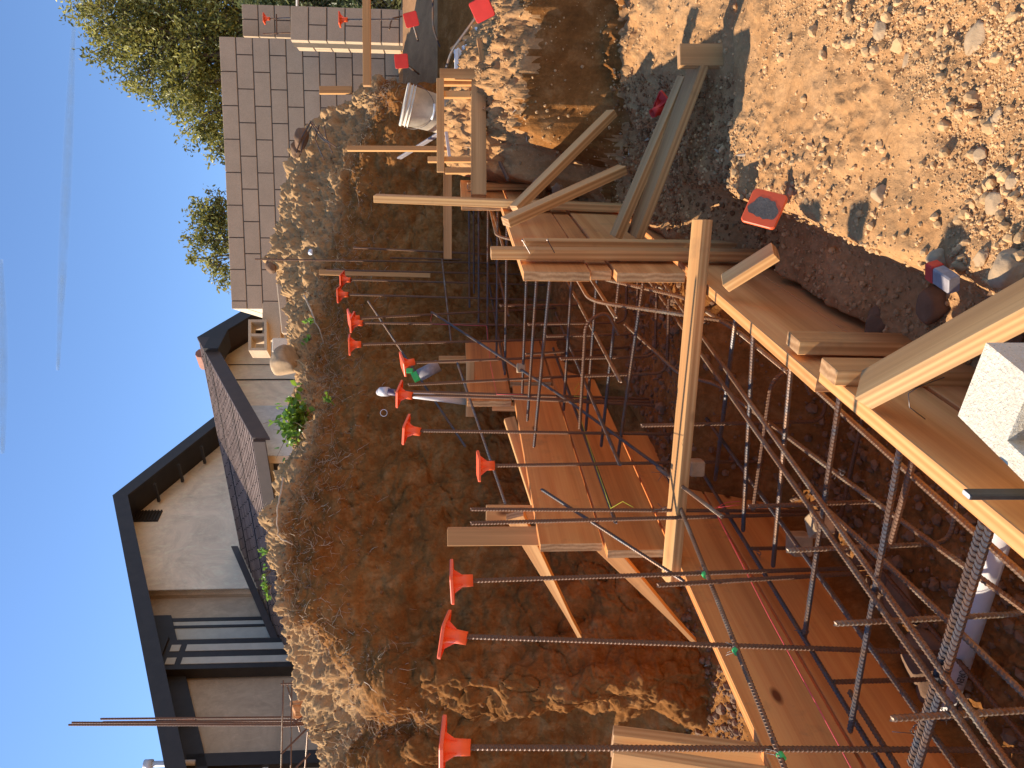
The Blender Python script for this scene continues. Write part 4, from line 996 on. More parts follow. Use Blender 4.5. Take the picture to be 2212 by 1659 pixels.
p = atD(1041, 20, 4.2); farcap(p, atD(950, 190, 5.8), tc(p, -.2), 28, 'red square cap nearest the upper right corner facing the camera', 'long dark bar curving up to the biggest red cap', mid=atD(975, 110, 5.0))
p = atD(888, 42, 6.4); farcap(p, atD(903, 88, 7.3), tc(p), 15, 'small red square cap over the footing', 'short dark bar under the small red cap', mid=atD(898, 70, 6.9))
p = atD(867, 132, 6.5); farcap(p, atD(905, 160, 7.4), tc(p), 5, 'small red square cap left of its neighbour over the footing', 'short dark bar behind the left small red cap')
p = atD(733, 42, 7.0); farcap(p, atD(860, 42, 7.0), (0, 0, 1), 20, 'orange cap in front of the short block wall', 'pale upright bar before the short block wall')
p = atD(570, 40, 9.6); farcap(p, atD(640, 38, 9.6), (0, 0, 1), 20, 'orange cap above the short block wall', 'bar rising out of the top of the short block wall')
bar([atD(568, 73, 9.6), atD(640, 70, 9.6)], 'uncapped bar rising out of the short block wall', .009, 'tan')
bar([atD(597, 30, 9.6), atD(598, 76, 9.6)], 'level bar tied between the two bars over the short wall', .008, 'rust')
bar([atD(840, 65, 7.6), atD(846, 40, 7.6), atD(868, 35, 7.8)], 'pale bent bar against the foot of the short wall', .009, 'tan', bend=.1)
bar([atD(935, -20, 6.5), atD(935, 60, 6.9), atD(950, 100, 7.1)], 'dark cable hanging down the footing from the upper edge', .009, 'steel', bend=.3)

# conduit elbow, ring, tube by the bank
ce = thing('conduit_elbow', atD(830, 845, 4.7), 'white conduit with capped elbow sticking out of the bank', 'conduit')
mb = MB(); mb.tube([atD(824, 846, 4.75), atD(838, 846, 4.7)], .028, 16); mb.tube([atD(824, 846, 4.75), atD(818, 848, 4.78)], [.028, .018], 16); mb.build('elbow', M['pvc'], ce, True)
mb = MB(); mb.tube([atD(838, 846, 4.7), atD(870, 850, 4.7)], .02, 14); mb.build('sleeve', M['purple'], ce, True)
mb = MB(); mb.tube([atD(870, 850, 4.7), atD(1010, 868, 4.8)], .021, 14); mb.build('pipe', M['pvc'], ce, True)
rg = MB(); c0 = atD(829, 892, 5.15); u_, v_ = w(1, 0, 0), Vector((0, 0, 1)); rg.tube([c0+(u_*math.cos(a)+v_*math.sin(a))*.022 for a in np.linspace(0, 2*math.pi, 25)], .0022, 6, caps=False)
o = rg.build('plastic_ring', M['white'], None, True); tag(o, 'small white plastic ring on the dark bank', 'ring')
tb = thing('sealant_tube', atD(920, 800, 4.9), 'grey tube with a bright green nozzle cap against the bank', 'tube')
mb = MB(); mb.tube([atD(948, 789, 4.9), atD(905, 811, 4.9)], .038, 20); mb.build('tube_body', M['grey'], tb, True)
mb = MB(); mb.tube([atD(904, 811, 4.9), atD(892, 817, 4.9)], [.034, .034], 8); mb.box(atD(892, 806, 4.88), w(.03, 0, 0), w(0, .03, 0), (0, 0, .05), 0, .004); mb.build('nozzle_cap', M['green'], tb)

# bent steel stirrups on the rim
sg = [((672, 262), (650, 300), (640, 330)), ((674, 263), (700, 300), (727, 318)), ((672, 266), (690, 295), (715, 315)), ((676, 268), (655, 305), (650, 330)), ((690, 270), (680, 300), (700, 345)), ((700, 272), (705, 300), (718, 330))]
for k, s in enumerate(sg):
    bar([atD(a[0], a[1], 7.35+.04*k) for a in s], 'bent grey bar in the small heap of steel on the bank rim', .0075, 'steel', 'heap of bent steel on the rim', bend=.03)

# ------------------------------------------------------------------ block walls
def blockwall(name, A, B, z0, z1, thick, label, m='cmu', back=None, off=0, ncol=None):
    """running-bond wall between plan points A and B (face side), top z1"""
    A, B = Vector(A), Vector(B); A.z = B.z = 0; L = (B-A).length; x = (B-A)/L; nrm = Vector((-x.y, x.x, 0)); 
    if nrm.dot(-A) < 0: nrm = -nrm
    t = thing(name, A+Vector((0, 0, z0)), label, 'wall')
    mb = MB(); mr = MB(); ch = .2032; bl = .4064; j = .014
    rows = int(round((z1-z0)/ch))
    for rI in range(rows):
        zt = z1-rI*ch; s = -(bl/2 if (rI+off) % 2 else 0)
        while s < L-.01:
            a = max(s, 0)+j/2 if s > 0 else 0; b = min(s+bl, L)-(j/2 if s+bl < L else 0)
            if b-a > .03:
                jit = random.uniform(-.0015, .0015)
                mb.box(A+x*a-nrm*(thick*.35)+Vector((0, 0, zt-ch+j))+nrm*jit, x*(b-a), nrm*(thick*.35), (0, 0, ch-j), 0, .003)
            s += bl
    mb.build('block_courses', M[m], t)
    mr.box(A-nrm*thick+x*.003+Vector((0, 0, z0)), x*(L-.006), nrm*(thick-.007), (0, 0, z1-z0-.004), 0, 0); mr.build('mortar_core', M['mortar'], t)
    return t
ZT = 3.02
Rp, Lp = atD(474, 79, 9.95), atD(500, 667, 10.5)
ZT = (Rp.z+Lp.z)/2
Rp2 = Vector((Rp.x, Rp.y, 0)); Lp2 = Vector((Lp.x, Lp.y, 0))
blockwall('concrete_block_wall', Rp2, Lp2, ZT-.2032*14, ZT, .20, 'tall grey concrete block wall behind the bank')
xw = (Rp2-Lp2).normalized(); back = Vector((-xw.y, xw.x, 0)); 
if back.dot(Lp2) < 0: back = -back
blockwall('return_wall', Lp2+xw*.001-xw*.0, Lp2+back*1.6-xw*.25, ZT-.2032*14, ZT, .20, 'short sunlit return at the left end of the tall block wall', 'cmu_light')  # lighter blocks than the tall wall, sunlight partly put into their colour
# second section further right and pilaster
a2 = atD(525, 78, 10.2); b2 = atD(525, 45, 10.25); zz = a2.z
blockwall('rear_wall_section', (a2.x, a2.y, 0), tuple(Vector((a2.x, a2.y, 0))+xw*.38), zz-.2032*10, zz, .2, 'narrow lower section of block wall past the tall wall end', off=1)
a3 = atD(628, 86, 9.0); b3 = atD(628, 13, 9.0); 
blockwall('block_pilaster', (b3.x, b3.y, 0), (a3.x, a3.y, 0), a3.z-.2032*7, a3.z, .2, 'short block pilaster with stacked courses at the upper right')
a4 = atD(628, 86, 9.0); a5 = Vector((a4.x, a4.y, 0))+back*.5
blockwall('pilaster_side', tuple(Vector((a4.x, a4.y, 0))+back*.205), (a5.x, a5.y, 0), a4.z-.2032*7, a4.z, .19, 'side of the block pilaster joining the tall wall', 'cmu')
# loose blocks on the rim
def rimblock(lx, ly, D, rz, label, s=1, stand=False):
    p = atD(lx, ly, D); a = Vector((math.cos(rz), math.sin(rz), 0)); b = Vector((-a.y, a.x, 0)); 
    if stand: cmu_block('concrete_block', p, Vector((0, 0, .39*s)), a*.19*s, b*.19*s, 'cmu', label)
    else: cmu_block('concrete_block', p, a*.39*s, b*.19*s, Vector((0, 0, .19*s)), 'cmu', label)
pA = atD(596, 752, 8.3); xa = (atD(566, 690, 8.0)-pA)
a_ = w(.95, .25, .0).normalized(); b_2 = w(-.25, .95, 0).normalized()
cmu_block('concrete_block', atD(577, 757, 8.3), w(.92, .38, .10).normalized()*.36, Vector((0, 0, .19)), w(-.38, .92, 0).normalized()*.19, 'cmu', 'hollow block lying on its side at the end of the ledge on the rim')
cmu_block('concrete_block', atD(606, 733, 8.5), w(.95, .1, .02).normalized()*.39, w(-.1, .95, 0).normalized()*.19, Vector((0, 0, .19)), 'cmu', 'lower block carrying the tipped hollow block on the rim')
q = MB(); q.box(atD(628, 720, 7.9), w(.5, .04, .06)*1.0, w(-.03, .25, 0), (0, 0, .09), 0, .01); o = q.build('concrete_ledge', M['cmu']); tag(o, 'pale concrete slab ledge under the loose blocks', 'slab')
q = MB(); q.box(atD(622, 760, 8.0), w(.14, .02, 0), w(-.02, .2, 0), (0, 0, .16), 0, .01); o = q.build('concrete_lump', M['cmu_light']); tag(o, 'small grey concrete lump between the ledge and the boulder', 'concrete')

# ------------------------------------------------------------------ cage on the rim at the left
cg = 'rebar cage standing on the rim before the house'
for k, (a, b_) in enumerate((((148, 1566), (670, 1566)), ((155, 1561), (670, 1562)), ((217, 1553), (668, 1549)), ((222, 1560), (668, 1556)))):
    bar([atD(a[0], a[1], 6.2+.06*k), atD(b_[0], b_[1], 6.2+.06*k)], 'very tall thin bar rising from the rim against the house and sky', .009, 'rust', 'tall bars on the rim')
for k, (a, b_) in enumerate((((612, 1470), (607, 1672)), ((630, 1470), (628, 1672)), ((665, 1580), (658, 1672)), ((620, 1480), (648, 1580)))):
    bar([atD(a[0], a[1], 6.1), atD(b_[0], b_[1], 6.3)], 'level bar of the small cage on the rim', .007, 'tan', cg)
for k, (a, b_) in enumerate((((606, 1478), (680, 1474)), ((610, 1569), (668, 1565)), ((664, 1573), (608, 1628)), ((670, 1628), (625, 1672)), ((632, 1562), (660, 1545)))):
    bar([atD(a[0], a[1], 6.05), atD(b_[0], b_[1], 6.05)], 'short tie bar of the small cage on the rim', .008, 'rust', cg)
tbx = thing('timber_blocking', atD(680, 1545, 6.0), 'orange timber blocking nailed together at the foot of the tall bars', 'timber')
lumber('plank', atD(675, 1570, 5.95), atD(676, 1497, 5.95), .105, .038, (0, 0, 1), 'form', tbx)
lumber('plank', atD(657, 1540, 6.0), atD(645, 1518, 6.3), .13, .038, (0, 0, 1), 'form', tbx)
lumber('plank', atD(642, 1550, 6.15), atD(641, 1520, 6.15), .06, .038, (0, 0, 1), 'form', tbx)

# ------------------------------------------------------------------ house
e_ = w(.533, .846); d_ = w(-.846, .533)          # along the gable face, along the ridges
e_.normalize(); d_.normalize(); UPV = Vector((0, 0, 1))
hs = thing('house', w(-1.5, 16, .8), 'stucco house with two dark trimmed gables behind the bank', 'house')
def onplane(lx, ly, P, n):
    v, f = ray(lx, ly); return v*(P.dot(n)/v.dot(n))
# right gable G2
ap = atD(430, 733, 15.6); nG = d_
def g2(lx, ly, o=0): return onplane(lx, ly, ap+d_*o, nG)
slope = .53
def roofslab(P0, P1, D1, D2, th, name, m, par):
    """slab: P0->P1 along the rake (top to eave), extends by D1 vector"""
    mb = MB(); n = (P1-P0).cross(D1).normalized(); 
    if n.z < 0: n = -n
    mb.prism([P0, P1, P1+D1, P0+D1], -n*th); ob = mb.build(name, m, par); return ob
eL = ap-e_*3.3-UPV*3.3*slope
eR = ap+e_*3.0-UPV*3.0*slope
def shingle_roof(P0, P1, D1, name, par):
    """roof plane in its own frame so that the courses run level"""
    x = D1.normalized(); y = (P0-P1).normalized(); y = (y-x*y.dot(x)).normalized(); z = x.cross(y)
    Lx, Ly = D1.length, (P0-P1).length; mb = MB(); rows = int(Ly/.15)
    for k in range(rows):
        y0 = k*Ly/rows; mb.add([(0, y0, .0), (Lx, y0, .0), (Lx, y0, .016), (0, y0, .016), (Lx, y0+Ly/rows, .0), (0, y0+Ly/rows, .0)], [(0, 1, 2, 3), (3, 2, 4, 5)])
    me = newmesh(name, mb.v, mb.f, M['shingle']); mw = Matrix((x, y, z)).transposed().to_4x4(); mw.translation = P1+z*.01
    if z.z < 0: mw = Matrix((x, y, -z)).transposed().to_4x4(); mw.translation = P1+UPV*.01
    return link(name, me, par, mw)
LR = 7.2
rf = roofslab(ap, eL, d_*LR, None, .10, 'roof', M['fascia'], hs); shingle_roof(ap, eL, d_*LR, 'shingles', hs)
roofslab(ap, eR, d_*LR, None, .10, 'roof', M['fascia'], hs)
# fascia boards on the rakes and eave
def plank(P0, P1, h, th, nrm, m, name, par):
    mb = MB(); mb.prism([P0, P1, P1-UPV*h, P0-UPV*h], nrm.normalized()*th); return mb.build(name, m, par)
plank(ap+UPV*.03, eL+UPV*.03, .27, .05, -d_, M['fascia'], 'fascia', hs); plank(ap+UPV*.03, eR+UPV*.03, .34, .05, -d_, M['trim'], 'fascia', hs)
plank(eL+UPV*.02, eL+d_*LR+UPV*.02, .19, .05, -e_, M['fascia'], 'fascia', hs)
# gable wall of right wing, set back
wA = ap+d_*.55
zf = .5
def gp(s, z): 
    p = wA+e_*s; return Vector((p.x, p.y, z))
mb = MB(); zr = wA.z-.18
mb.prism([gp(-3.0, zf), gp(3.0, zf), gp(3.0, zr-3.0*slope), gp(0, zr), gp(-3.0, zr-3.0*slope)], d_*.15); gw = mb.build('gable_wall', M['stucco'], hs)
mb = MB(); mb.prism([gp(-3.0, zf), gp(-1.52, zf), gp(-1.50, zr-1.62*slope-.05), gp(-3.0, zr-3.0*slope-.02)], -d_*.012); mb.build('wall_patch', M['stuccop'], hs)
mb = MB()
mb.tube([gp(-.62, zr-.62*slope-.05)-d_*.015, gp(-.60, zr-1.5)-d_*.015, gp(-.66, zr-2.3)-d_*.015, gp(-.64, zf)-d_*.015], .012, 5); mb.tube([gp(-.05, zr-.3)-d_*.015, gp(-.05, zf)-d_*.015], .008, 5)
mb.build('wall_crack', M['trim'], hs)
# side wall under the eave with the window
sw0 = gp(-3.0, zf)
mb = MB(); mb.box(sw0+d_*.16, d_*(LR-.6), -e_*(-.14), UPV*(zr-3.0*slope-zf), 0, 0); mb.build('side_wall', M['cream'], hs)
sz_ = zr-3.0*slope
mb = MB()
mb.box(sw0+d_*.16-e_*.012+UPV*(sz_-zf-.22), d_*(LR-.6), e_*.012, UPV*.09)
mb.box(sw0+d_*.16-e_*.03, d_*.45, e_*.03, UPV*(sz_-zf-.5)); mb.box(sw0+d_*3.1-e_*.03, d_*.12, e_*.03, UPV*(sz_-zf-.5)); mb.build('side_trim', M['trim'], hs)
wn = MB(); wb = sw0+d_*.62-e_*.04+UPV*(sz_-zf-1.27)
for (a, b_, c, dd_) in ((0, 0, 1.9, .07), (0, .95, 1.9, .07)): wn.box(wb+UPV*b_+d_*a, d_*c, e_*.04, UPV*dd_)
for a in (0, .93, 1.83): wn.box(wb+d_*a+UPV*.07, d_*.07, e_*.04, UPV*.88)
wd = wn.build('window', M['cream'], hs); pn = MB(); pn.box(wb+d_*.07+e_*.02+UPV*.07, d_*1.76, e_*.01, UPV*.88); o = pn.build('pane', M['glass'], None); o.parent = wd; o.matrix_parent_inverse = (Matrix.Translation(wd.location)).inverted()
# louvre box & dark soffit bracket at right gable
mb = MB(); mb.box(g2(447, 738, -.12)-e_*.25, e_*.75, d_*.4, -UPV*.27); mb.build('chimney_box', M['trim'], hs)
mb = MB(); q0 = ap+d_*4.3+UPV*.0; mb.box(q0-e_*.2, e_*.4, d_*.55, UPV*.20, 0, .05); 
tl = MB(); p_ = atD(428, 757, 16.3); tl.tube([p_-UPV*.1-e_*.1, p_-UPV*.1+d_*.35], .13, 10); tl.build('ridge_tile', M['tile'], hs)
# big gable F
F0 = ap+d_*4.7*(1.0); F0.z = 0
def fpl(lx, ly, o=0): return onplane(lx, ly, F0+d_*o, nG)
fa = fpl(248, 1074, -.0); fl = fpl(362, 1659); fr = fpl(456, 912)
fslopeL = (fa.z-fl.z)/((fa-fl).dot(e_)); fslopeR = (fa.z-fr.z)/((fr-fa).dot(e_))
fL = fa-e_*9.0-UPV*9.0*fslopeL; fR = fa+e_*4.0-UPV*4.0*fslopeR
roofslab(fa, fL, d_*8, None, .12, 'roof', M['trim'], hs); roofslab(fa, fR, d_*8, None, .12, 'roof', M['trim'], hs)
plank(fa+UPV*.04, fL+UPV*.04, .34, .06, -d_, M['trim'], 'fascia', hs); plank(fa+UPV*.04, fR+UPV*.04, .34, .06, -d_, M['trim'], 'fascia', hs)
wF = fa+d_*.75
def fp(s, z, o=0): 
    p = wF+e_*s+d_*o; return Vector((p.x, p.y, z))
def s_of(lx, ly, o=0):
    p = onplane(lx, ly, wF+d_*o, nG); return (p-wF).dot(e_), p.z
zfr = wF.z-.14
sc_, _ = s_of(420, 1274)
mb = MB(); mb.prism([fp(sc_, zf), fp(3.8, zf), fp(3.8, zfr-3.8*fslopeR), fp(0, zfr), fp(sc_, zfr+sc_*fslopeL)], d_*.15); mb.build('gable_wall', M['stucco'], hs)
ro = .0
mb = MB(); mb.prism([fp(-9, zf, .25), fp(sc_, zf, .25), fp(sc_, zfr+sc_*fslopeL, .25), fp(-9, zfr-9*fslopeL, .25)], d_*.15); mb.build('recess_wall', M['stucco_shade'], hs)
mb = MB(); mb.box(fp(sc_, zf, .0), e_*.02, d_*.25, UPV*(zfr+sc_*fslopeL-zf)); mb.build('corner_return', M['stucco_shade'], hs)
# vertical trims and panels, widths by sight lines
def vtrim(ly0, ly1, o, th, m, name, zt=None, lx=450, zb=None):
    s0, _ = s_of(lx, ly0, o); s1, _ = s_of(lx, ly1, o); a, b_ = min(s0, s1), max(s0, s1)
    zt = zt if zt is not None else zfr+max(a, b_)*0+min(a, b_)*fslopeL-.05
    mb = MB(); mb.box(fp(a, zb if zb is not None else zf, o), e_*(b_-a), d_*th, UPV*(zt-(zb if zb is not None else zf))); return mb.build(name, m, hs)
vtrim(1334, 1341, .18, .06, M['trim'], 'post'); vtrim(1342, 1350, .19, .05, M['cream'], 'panel'); vtrim(1350, 1355, .18, .06, M['trim'], 'post'); vtrim(1355, 1380, .20, .04, M['cream'], 'panel')
vtrim(1446, 1453, .14, .10, M['trim'], 'post')
# porch column box
s0, _ = s_of(450, 1381, -.1); s1, _ = s_of(450, 1444, -.1); a, b_ = min(s0, s1), max(s0, s1); ww = b_-a
_, zc_ = s_of(352, 1410, -.1)
mb = MB(); mb.box(fp(a, zf, -.1), e_*ww, d_*.28, UPV*(zc_-zf)); mb.box(fp(a-.05, zc_-.02, -.16), e_*(ww+.1), d_*.36, UPV*.16); mb.build('porch_column', M['trim'], hs)
mb = MB(); 
for f0, f1 in ((.16, .38), (.60, .82)):
    mb.box(fp(a+ww*f0, zf, -.112), e_*ww*(f1-f0), d_*.012, UPV*(zc_-zf-.42)); mb.box(fp(a+ww*f0, zc_-.30, -.112), e_*ww*(f1-f0), d_*.012, UPV*.18)
mb.build('column_panel', M['cream'], hs)
vtrim(1627, 1655, .10, .14, M['trim'], 'post')
# beam under the soffit following the rake
mb = MB(); s0 = sc_-.6; pA_, pB_ = fp(s0, zfr+s0*fslopeL-.05, .10), fp(-8.8, zfr-8.8*fslopeL-.05, .10); mb.prism([pA_, pB_, pB_-UPV*.42, pA_-UPV*.42], d_*.14); mb.build('soffit_beam', M['trim'], hs)
mb = MB(); sa, z_ = s_of(455, 1648, .2); sa2, _ = s_of(455, 1690, .2); _, zt_ = s_of(438, 1656, .2); _, zb_ = s_of(580, 1656, .2)
wF2 = MB(); a, b_ = min(sa, sa2), max(sa, sa2)
wF2.box(fp(a, zb_, .19), e_*(b_-a), d_*.05, UPV*(zt_-zb_)); wd = wF2.build('window', M['white'], hs)
pn = MB(); pn.box(fp(a, zb_+.1, .17), e_*(b_-a-.1), d_*.02, UPV*(zt_-zb_-.2)); o = pn.build('pane', M['trim'], None); o.parent = wd; o.matrix_parent_inverse = Matrix.Translation(-wd.location)
# gable vent
s0, z0 = s_of(291, 1105); s1, z1 = s_of(341, 1127); sA, sB = min(s0, s1), max(s0, s1); zA, zB = min(z0, z1), max(z0, z1)
vt = MB(); 
for k in range(9): vt.box(fp(sA, zA+(zB-zA)*k/9, -.05), e_*(sB-sA), d_*.05, UPV*(zB-zA)/9*.45)
vt.box(fp(sA, zA, -.02), e_*(sB-sA), d_*.02, UPV*(zB-zA)); vt.build('gable_vent', M['trim'], hs)
# rafters ends on right rake
for k in range(5):
    mb = MB(); s = .6+k*.75; mb.box(fp(s, zfr-s*fslopeR-.28, -.62), e_*.07, d_*.55, UPV*.06); mb.build('lookout_beam', M['trim'], hs)
# flashing where lower roof meets the gable
mb = MB(); 
ridge_s = (Vector((ap.x, ap.y, 0))-Vector((wF.x, wF.y, 0))).dot(e_)
mb.prism([fp(ridge_s, ap.z+.05, -.03), fp(ridge_s-3.3, ap.z-3.3*slope+.05, -.03), fp(ridge_s-3.3, ap.z-3.3*slope+.20, -.03), fp(ridge_s, ap.z+.20, -.03)], d_*.03); mb.build('flashing', M['fascia'], hs)
# roof vents
mb = MB(); p_ = fpl(345, 1650, .8); mb.tube([p_-UPV*.6, p_+UPV*.12], .05, 10); mb.tube([p_+UPV*.12, p_+UPV*.26], .08, 10); mb.build('vent_pipe', M['pvc'], hs, True)
mb = MB(); p_ = fpl(347, 1560, .8); mb.tube([p_-UPV*.6, p_+UPV*.05], .04, 10); mb.build('vent_pipe', M['tile'], hs, True)

# ------------------------------------------------------------------ foliage
def leafcloud(P, size, tint, aspect=.45, fold=True, bias=None):
    n = len(P); R = randrot(n)
    q = np.array([[0, -.5, 0], [.5*aspect, -.1, .08], [.32*aspect, .3, .05], [0, .55, 0], [-.32*aspect, .3, .05], [-.5*aspect, -.1, .08]])
    if bias is not None:
        pass
    V = np.einsum('nij,vj->nvi', R, q)*size[:, None, None]+P[:, None, :]
    f = np.array([[0, 1, 2, 3], [0, 3, 4, 5]])[None]+(np.arange(n)*6)[:, None, None]
    return V.reshape(-1, 3), f.reshape(-1, 4), np.repeat(tint, 6)
def foliage(name, P, size, tint, m, parent=None, aspect=.45):
    V, F, T = leafcloud(P, size, tint, aspect); o = place(name, V, F, M[m], parent)
    a = o.data.attributes.new('tint', 'FLOAT', 'POINT'); a.data.foreach_set('value', T.astype(np.float32)); return o
def branchy(base, blobs, nleaf, lsize, label, name='tree', m='leaf_tree', cat='tree', trunk_r=.12, group=None, per=26, asp=.45):
    t = thing(name, base, label, cat, group); mb = MB(); allP = []; T = []
    wts = np.array([b[1]**2.2 for b in blobs]); wts /= wts.sum()
    for (c, R), wgt in zip(blobs, wts):
        c = Vector(c); mid = base.lerp(c, .55)+Vector((0, 0, .3)); mb.tube([base, mid, c], [trunk_r, trunk_r*.45, trunk_r*.12], 7)
        ntw = max(6, int(nleaf*wgt/per))
        for k in range(ntw):
            d = rng.normal(size=3); d /= np.linalg.norm(d); rad = R*(rng.uniform(.25, 1)**.5)*(1+.25*rng.normal()*.6)
            tip = np.array(c)+d*rad*np.array([1, 1, .95]); st = np.array(c)+d*rad*.35+rng.normal(size=3)*.05*R
            if k % 3 == 0: mb.tube([st, (st+tip)/2+rng.normal(size=3)*.02, tip], [.012, .008, .003], 4, caps=False)
            tw = tip-st; tt = rng.uniform(.55, 1.12, per)[:, None]
            P = st+tw*tt+rng.normal(size=(per, 3))*(.10*R*.5+.04); allP.append(P)
            base_t = np.clip(.5+.35*rng.normal(), 0, 1); T.append(np.clip(base_t+.2*rng.normal(size=per), 0, 1))
    mb.build('trunk', M['bark'], t)
    P = np.concatenate(allP); T = np.concatenate(T)
    foliage('crown', P, lsize*rng.uniform(.6, 1.4, len(P)), T, m, t, asp); return t
D0 = 15.5
bl = [(atD(255, 20, D0), .95), (atD(245, 90, D0), .7), (atD(270, -50, D0+.5), 1.2), (atD(330, 40, D0+.4), 1.15), (atD(345, 130, D0), .9), (atD(395, 60, D0), 1.2), (atD(405, 190, D0), .75), (atD(440, 130, D0+.6), 1.0), (atD(440, 250, D0), .6), (atD(462, 325, D0), .42), (atD(480, 0, D0), 1.2), (atD(300, 150, D0+.3), .5), (atD(430, 40, D0+1), 1.3), (atD(520, 90, D0+.5), 1.0), (atD(485, 280, D0+.3), .6), (atD(470, 200, D0+.8), 1.0)]
branchy(w(6.8, D0, .5), bl, 40000, .08, 'big olive green tree behind the tall block wall at the upper right', trunk_r=.16)
bl = [(atD(455, 455, 15), .42), (atD(462, 510, 15), .45), (atD(470, 560, 15), .42), (atD(430, 470, 15), .22), (atD(425, 520, 15), .25), (atD(488, 600, 15), .25), (atD(490, 480, 15.2), .6), (atD(415, 560, 15), .07)]
branchy(w(2.8, 15, .5), bl, 4200, .07, 'smaller airy tree peeping over the middle of the tall block wall', trunk_r=.07, per=14)
bl = [(atD(640, -10, 13), .9), (atD(700, 10, 13), .5), (atD(770, -5, 12.5), .6), (atD(830, -10, 12), .6), (atD(600, -5, 13.5), .8)]
branchy(w(6.4, 13, .5), bl, 14000, .09, 'green hedge beyond the short block pilaster', 'hedge', 'leaf_hedge', 'hedge', .06)
# chain link fence
cf = thing('chain_link_fence', atD(850, 0, 10.5), 'strip of chain link fence beside the short block pilaster', 'fence')
fx = atD(850, 33, 10.5); mb = MB(); fxd = w(1, 0)
for k in range(26):
    s = k*.06; mb.tube([fx+fxd*(s-.3), fx+fxd*(s+.9)+UPV*1.2], .0022, 4, caps=False); mb.tube([fx+fxd*(s+.9), fx+fxd*(s-.3)+UPV*1.2], .0022, 4, caps=False)
mb.build('wire_mesh', M['wire'], cf); mb = MB(); mb.tube([fx, fx+UPV*1.3], .025, 10); mb.tube([fx+UPV*1.25, fx+fxd*1.5+UPV*1.25], .02, 10); mb.build('fence_frame', M['pvc'], cf, True)

def weed(c, R, n, label, name='ivy', m='leaf_ivy', s=.05, stems=8, cat='plant', squash=(1, 1, 1), asp=.75):
    t = thing(name, c, label, cat); mb = MB(); P = []; 
    for k in range(stems):
        d = Vector((random.gauss(0, 1)*squash[0], random.gauss(0, 1)*squash[1], abs(random.gauss(0, .9))*squash[2])); tip = c+d*R*.7
        mb.tube([c+Vector((0, .03, -.02)), c.lerp(tip, .5)+Vector((0, 0, .02)), tip], [.003, .0022, .0012], 5); 
        k2 = max(2, n//stems)
        for i in range(k2): P.append(tuple(c.lerp(tip, random.uniform(.25, 1.08))+Vector([random.gauss(0, R*.13) for _ in range(3)])))
    mb.build('stem', M['bark'], t)
    P = np.array(P); foliage('leaves', P, s*rng.uniform(.55, 1.3, len(P)), np.clip(rng.normal(.55, .3, len(P)), 0, 1), m, t, asp); return t
# ivy clump spilling over the rim
pc = atD(655, 895, 5.75); weed(pc, .19, 260, 'bright green ivy clump spilling over the rim of the bank', s=.052, stems=26, squash=(1.0, .5, .9))
weed(atD(640, 930, 5.75), .11, 90, 'bright green ivy shoots at the lower side of the big clump', s=.05, stems=10)
weed(atD(716, 862, 5.55), .05, 10, 'few dark green ivy leaves below the clump on the bank', s=.045, stems=4)
weed(atD(575, 1193, 5.35), .045, 26, 'small bright weed sprig on the rim before the roof eave', 'weed', 'leaf_small', .03, 6)
weed(atD(578, 1272, 5.30), .05, 46, 'low leafy weed on the rim nearest the house posts', 'weed', 'leaf_small', .03, 9, squash=(1.6, .6, .6))
weed(atD(576, 1240, 5.32), .035, 18, 'tiny yellow green weed between the other rim weeds', 'weed', 'leaf_small', .025, 5)
weed(atD(672, 690, 6.85), .05, 16, 'small green shoot in the rooty topsoil under the blocks', 'weed', 'leaf_small', .04, 5)
weed(atD(668, 735, 6.7), .06, 16, 'green leaves on a root below the boulder', 'weed', 'leaf_small', .04, 5)

# exposed roots (thick ones you can point to)
def rootobj(pts, r, label):
    mb = MB(); P = smooth_path([Vector(p) for p in pts], .1, 5); P = [p+Vector([random.gauss(0, .004) for _ in range(3)]) for p in P]
    mb.tube(P, [r*(1-.6*i/len(P)) for i in range(len(P))], 7); o = mb.build('root', M['root'], None, True); tag(o, label, 'root')
rootobj([atD(612, 1030, 5.15), atD(604, 1080, 5.1), atD(598, 1130, 5.08), atD(604, 1165, 5.05), atD(632, 1178, 5.0)], .008, 'long pale root running along the rim above the dark bank')
rootobj([atD(655, 640, 7.0), atD(680, 690, 6.8), atD(700, 745, 6.7)], .008, 'pale root crossing the topsoil below the boulder')
0 and rootobj([atD(800, 1328, 4.55), atD(780, 1290, 4.6), atD(830, 1235, 4.65)], .010, 'curved root stub in the dark face of the bank')
rootobj([atD(1345, 60, 4.4), atD(1360, 45, 4.35), atD(1372, 80, 4.35)], .004, 'thin white forked root on the shaded mound face')

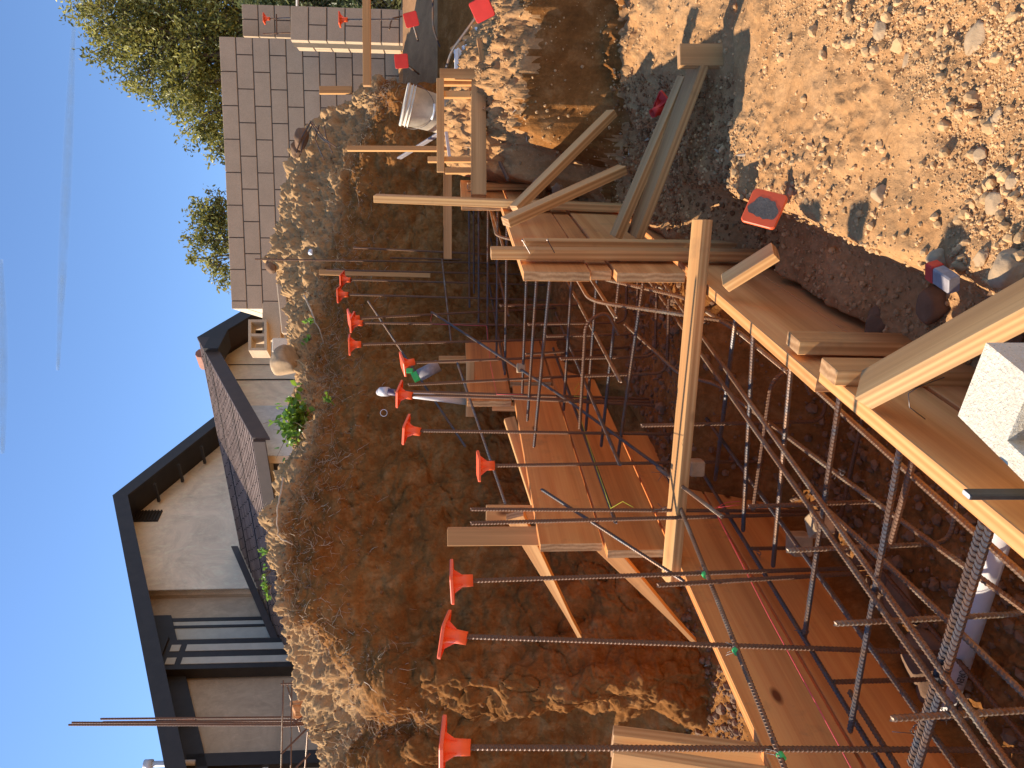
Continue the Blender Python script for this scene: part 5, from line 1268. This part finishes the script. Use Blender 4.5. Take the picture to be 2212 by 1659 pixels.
# wood chips beside the forms (stuff)
P = []
for (lx, ly, n_, sx) in ((1440, 120+200, 26, 70), (1420, 1330+90, 26, 50), (1500, 1120+260, 18, 30)):
    for k in range(n_): P.append(gz(atZ(lx+random.gauss(0, sx), ly+random.gauss(0, sx), -1.1 if ly < 900 else -1.36)))
P = np.array([tuple(p) for p in P])+np.array([0, 0, .006]); V, F, T = leafcloud(P, rng.uniform(.02, .055, len(P)), np.zeros(len(P)), .25)
o = place('wood_chips', V, F, M['chip']); tag(o, kind='stuff')

# ------------------------------------------------------------------ contrails
def contrail(a, b_, wd, label):
    m, nt, b = mat('cloud_vapour', 1.0); b.inputs['Base Color'].default_value = (.9, .9, .9, 1)
    P, Q_ = atD(a[0], a[1], 6000), atD(b_[0], b_[1], 6000); x = (Q_-P); L = x.length; x.normalize(); y = UPV.cross(x).normalized(); z = x.cross(y)
    n = 40; mb = MB(); pts = [P+x*L*i/n for i in range(n+1)]
    mb.tube(pts, [wd*(.35+.65*math.sin(math.pi*min(1, i/n*1.0+.001))) for i in range(n+1)], 16)
    tc_ = coords(nt, (1/400,)*3); no = noise(nt, tc_, 1.3, 6, .7)
    lw = N(nt, 'ShaderNodeLayerWeight'); lw.inputs['Blend'].default_value = .5
    inv = N(nt, 'ShaderNodeMath', operation='SUBTRACT'); inv.inputs[0].default_value = 1; nt.links.new(lw.outputs['Facing'], inv.inputs[1])
    pw = N(nt, 'ShaderNodeMath', operation='POWER'); nt.links.new(inv.outputs[0], pw.inputs[0]); pw.inputs[1].default_value = 2.0
    al = N(nt, 'ShaderNodeMath', operation='MULTIPLY'); nt.links.new(pw.outputs[0], al.inputs[0]); nt.links.new(ramp(nt, no, [(.3, .05), (.7, .38)]), al.inputs[1])
    nt.links.new(al.outputs[0], b.inputs['Alpha'])
    o = mb.build('contrail', m, None, True); tag(o, label, 'contrail')
contrail((160, 40), (125, 800), 38, 'faint broad white contrail across the blue sky')
contrail((2, 560), (6, 980), 42, 'short bright contrail at the very edge of the sky')

# ------------------------------------------------------------------ set eye height
for o in list(S.objects):
    if o.parent is None: o.location.z += EYE
bpy.context.view_layer.update()
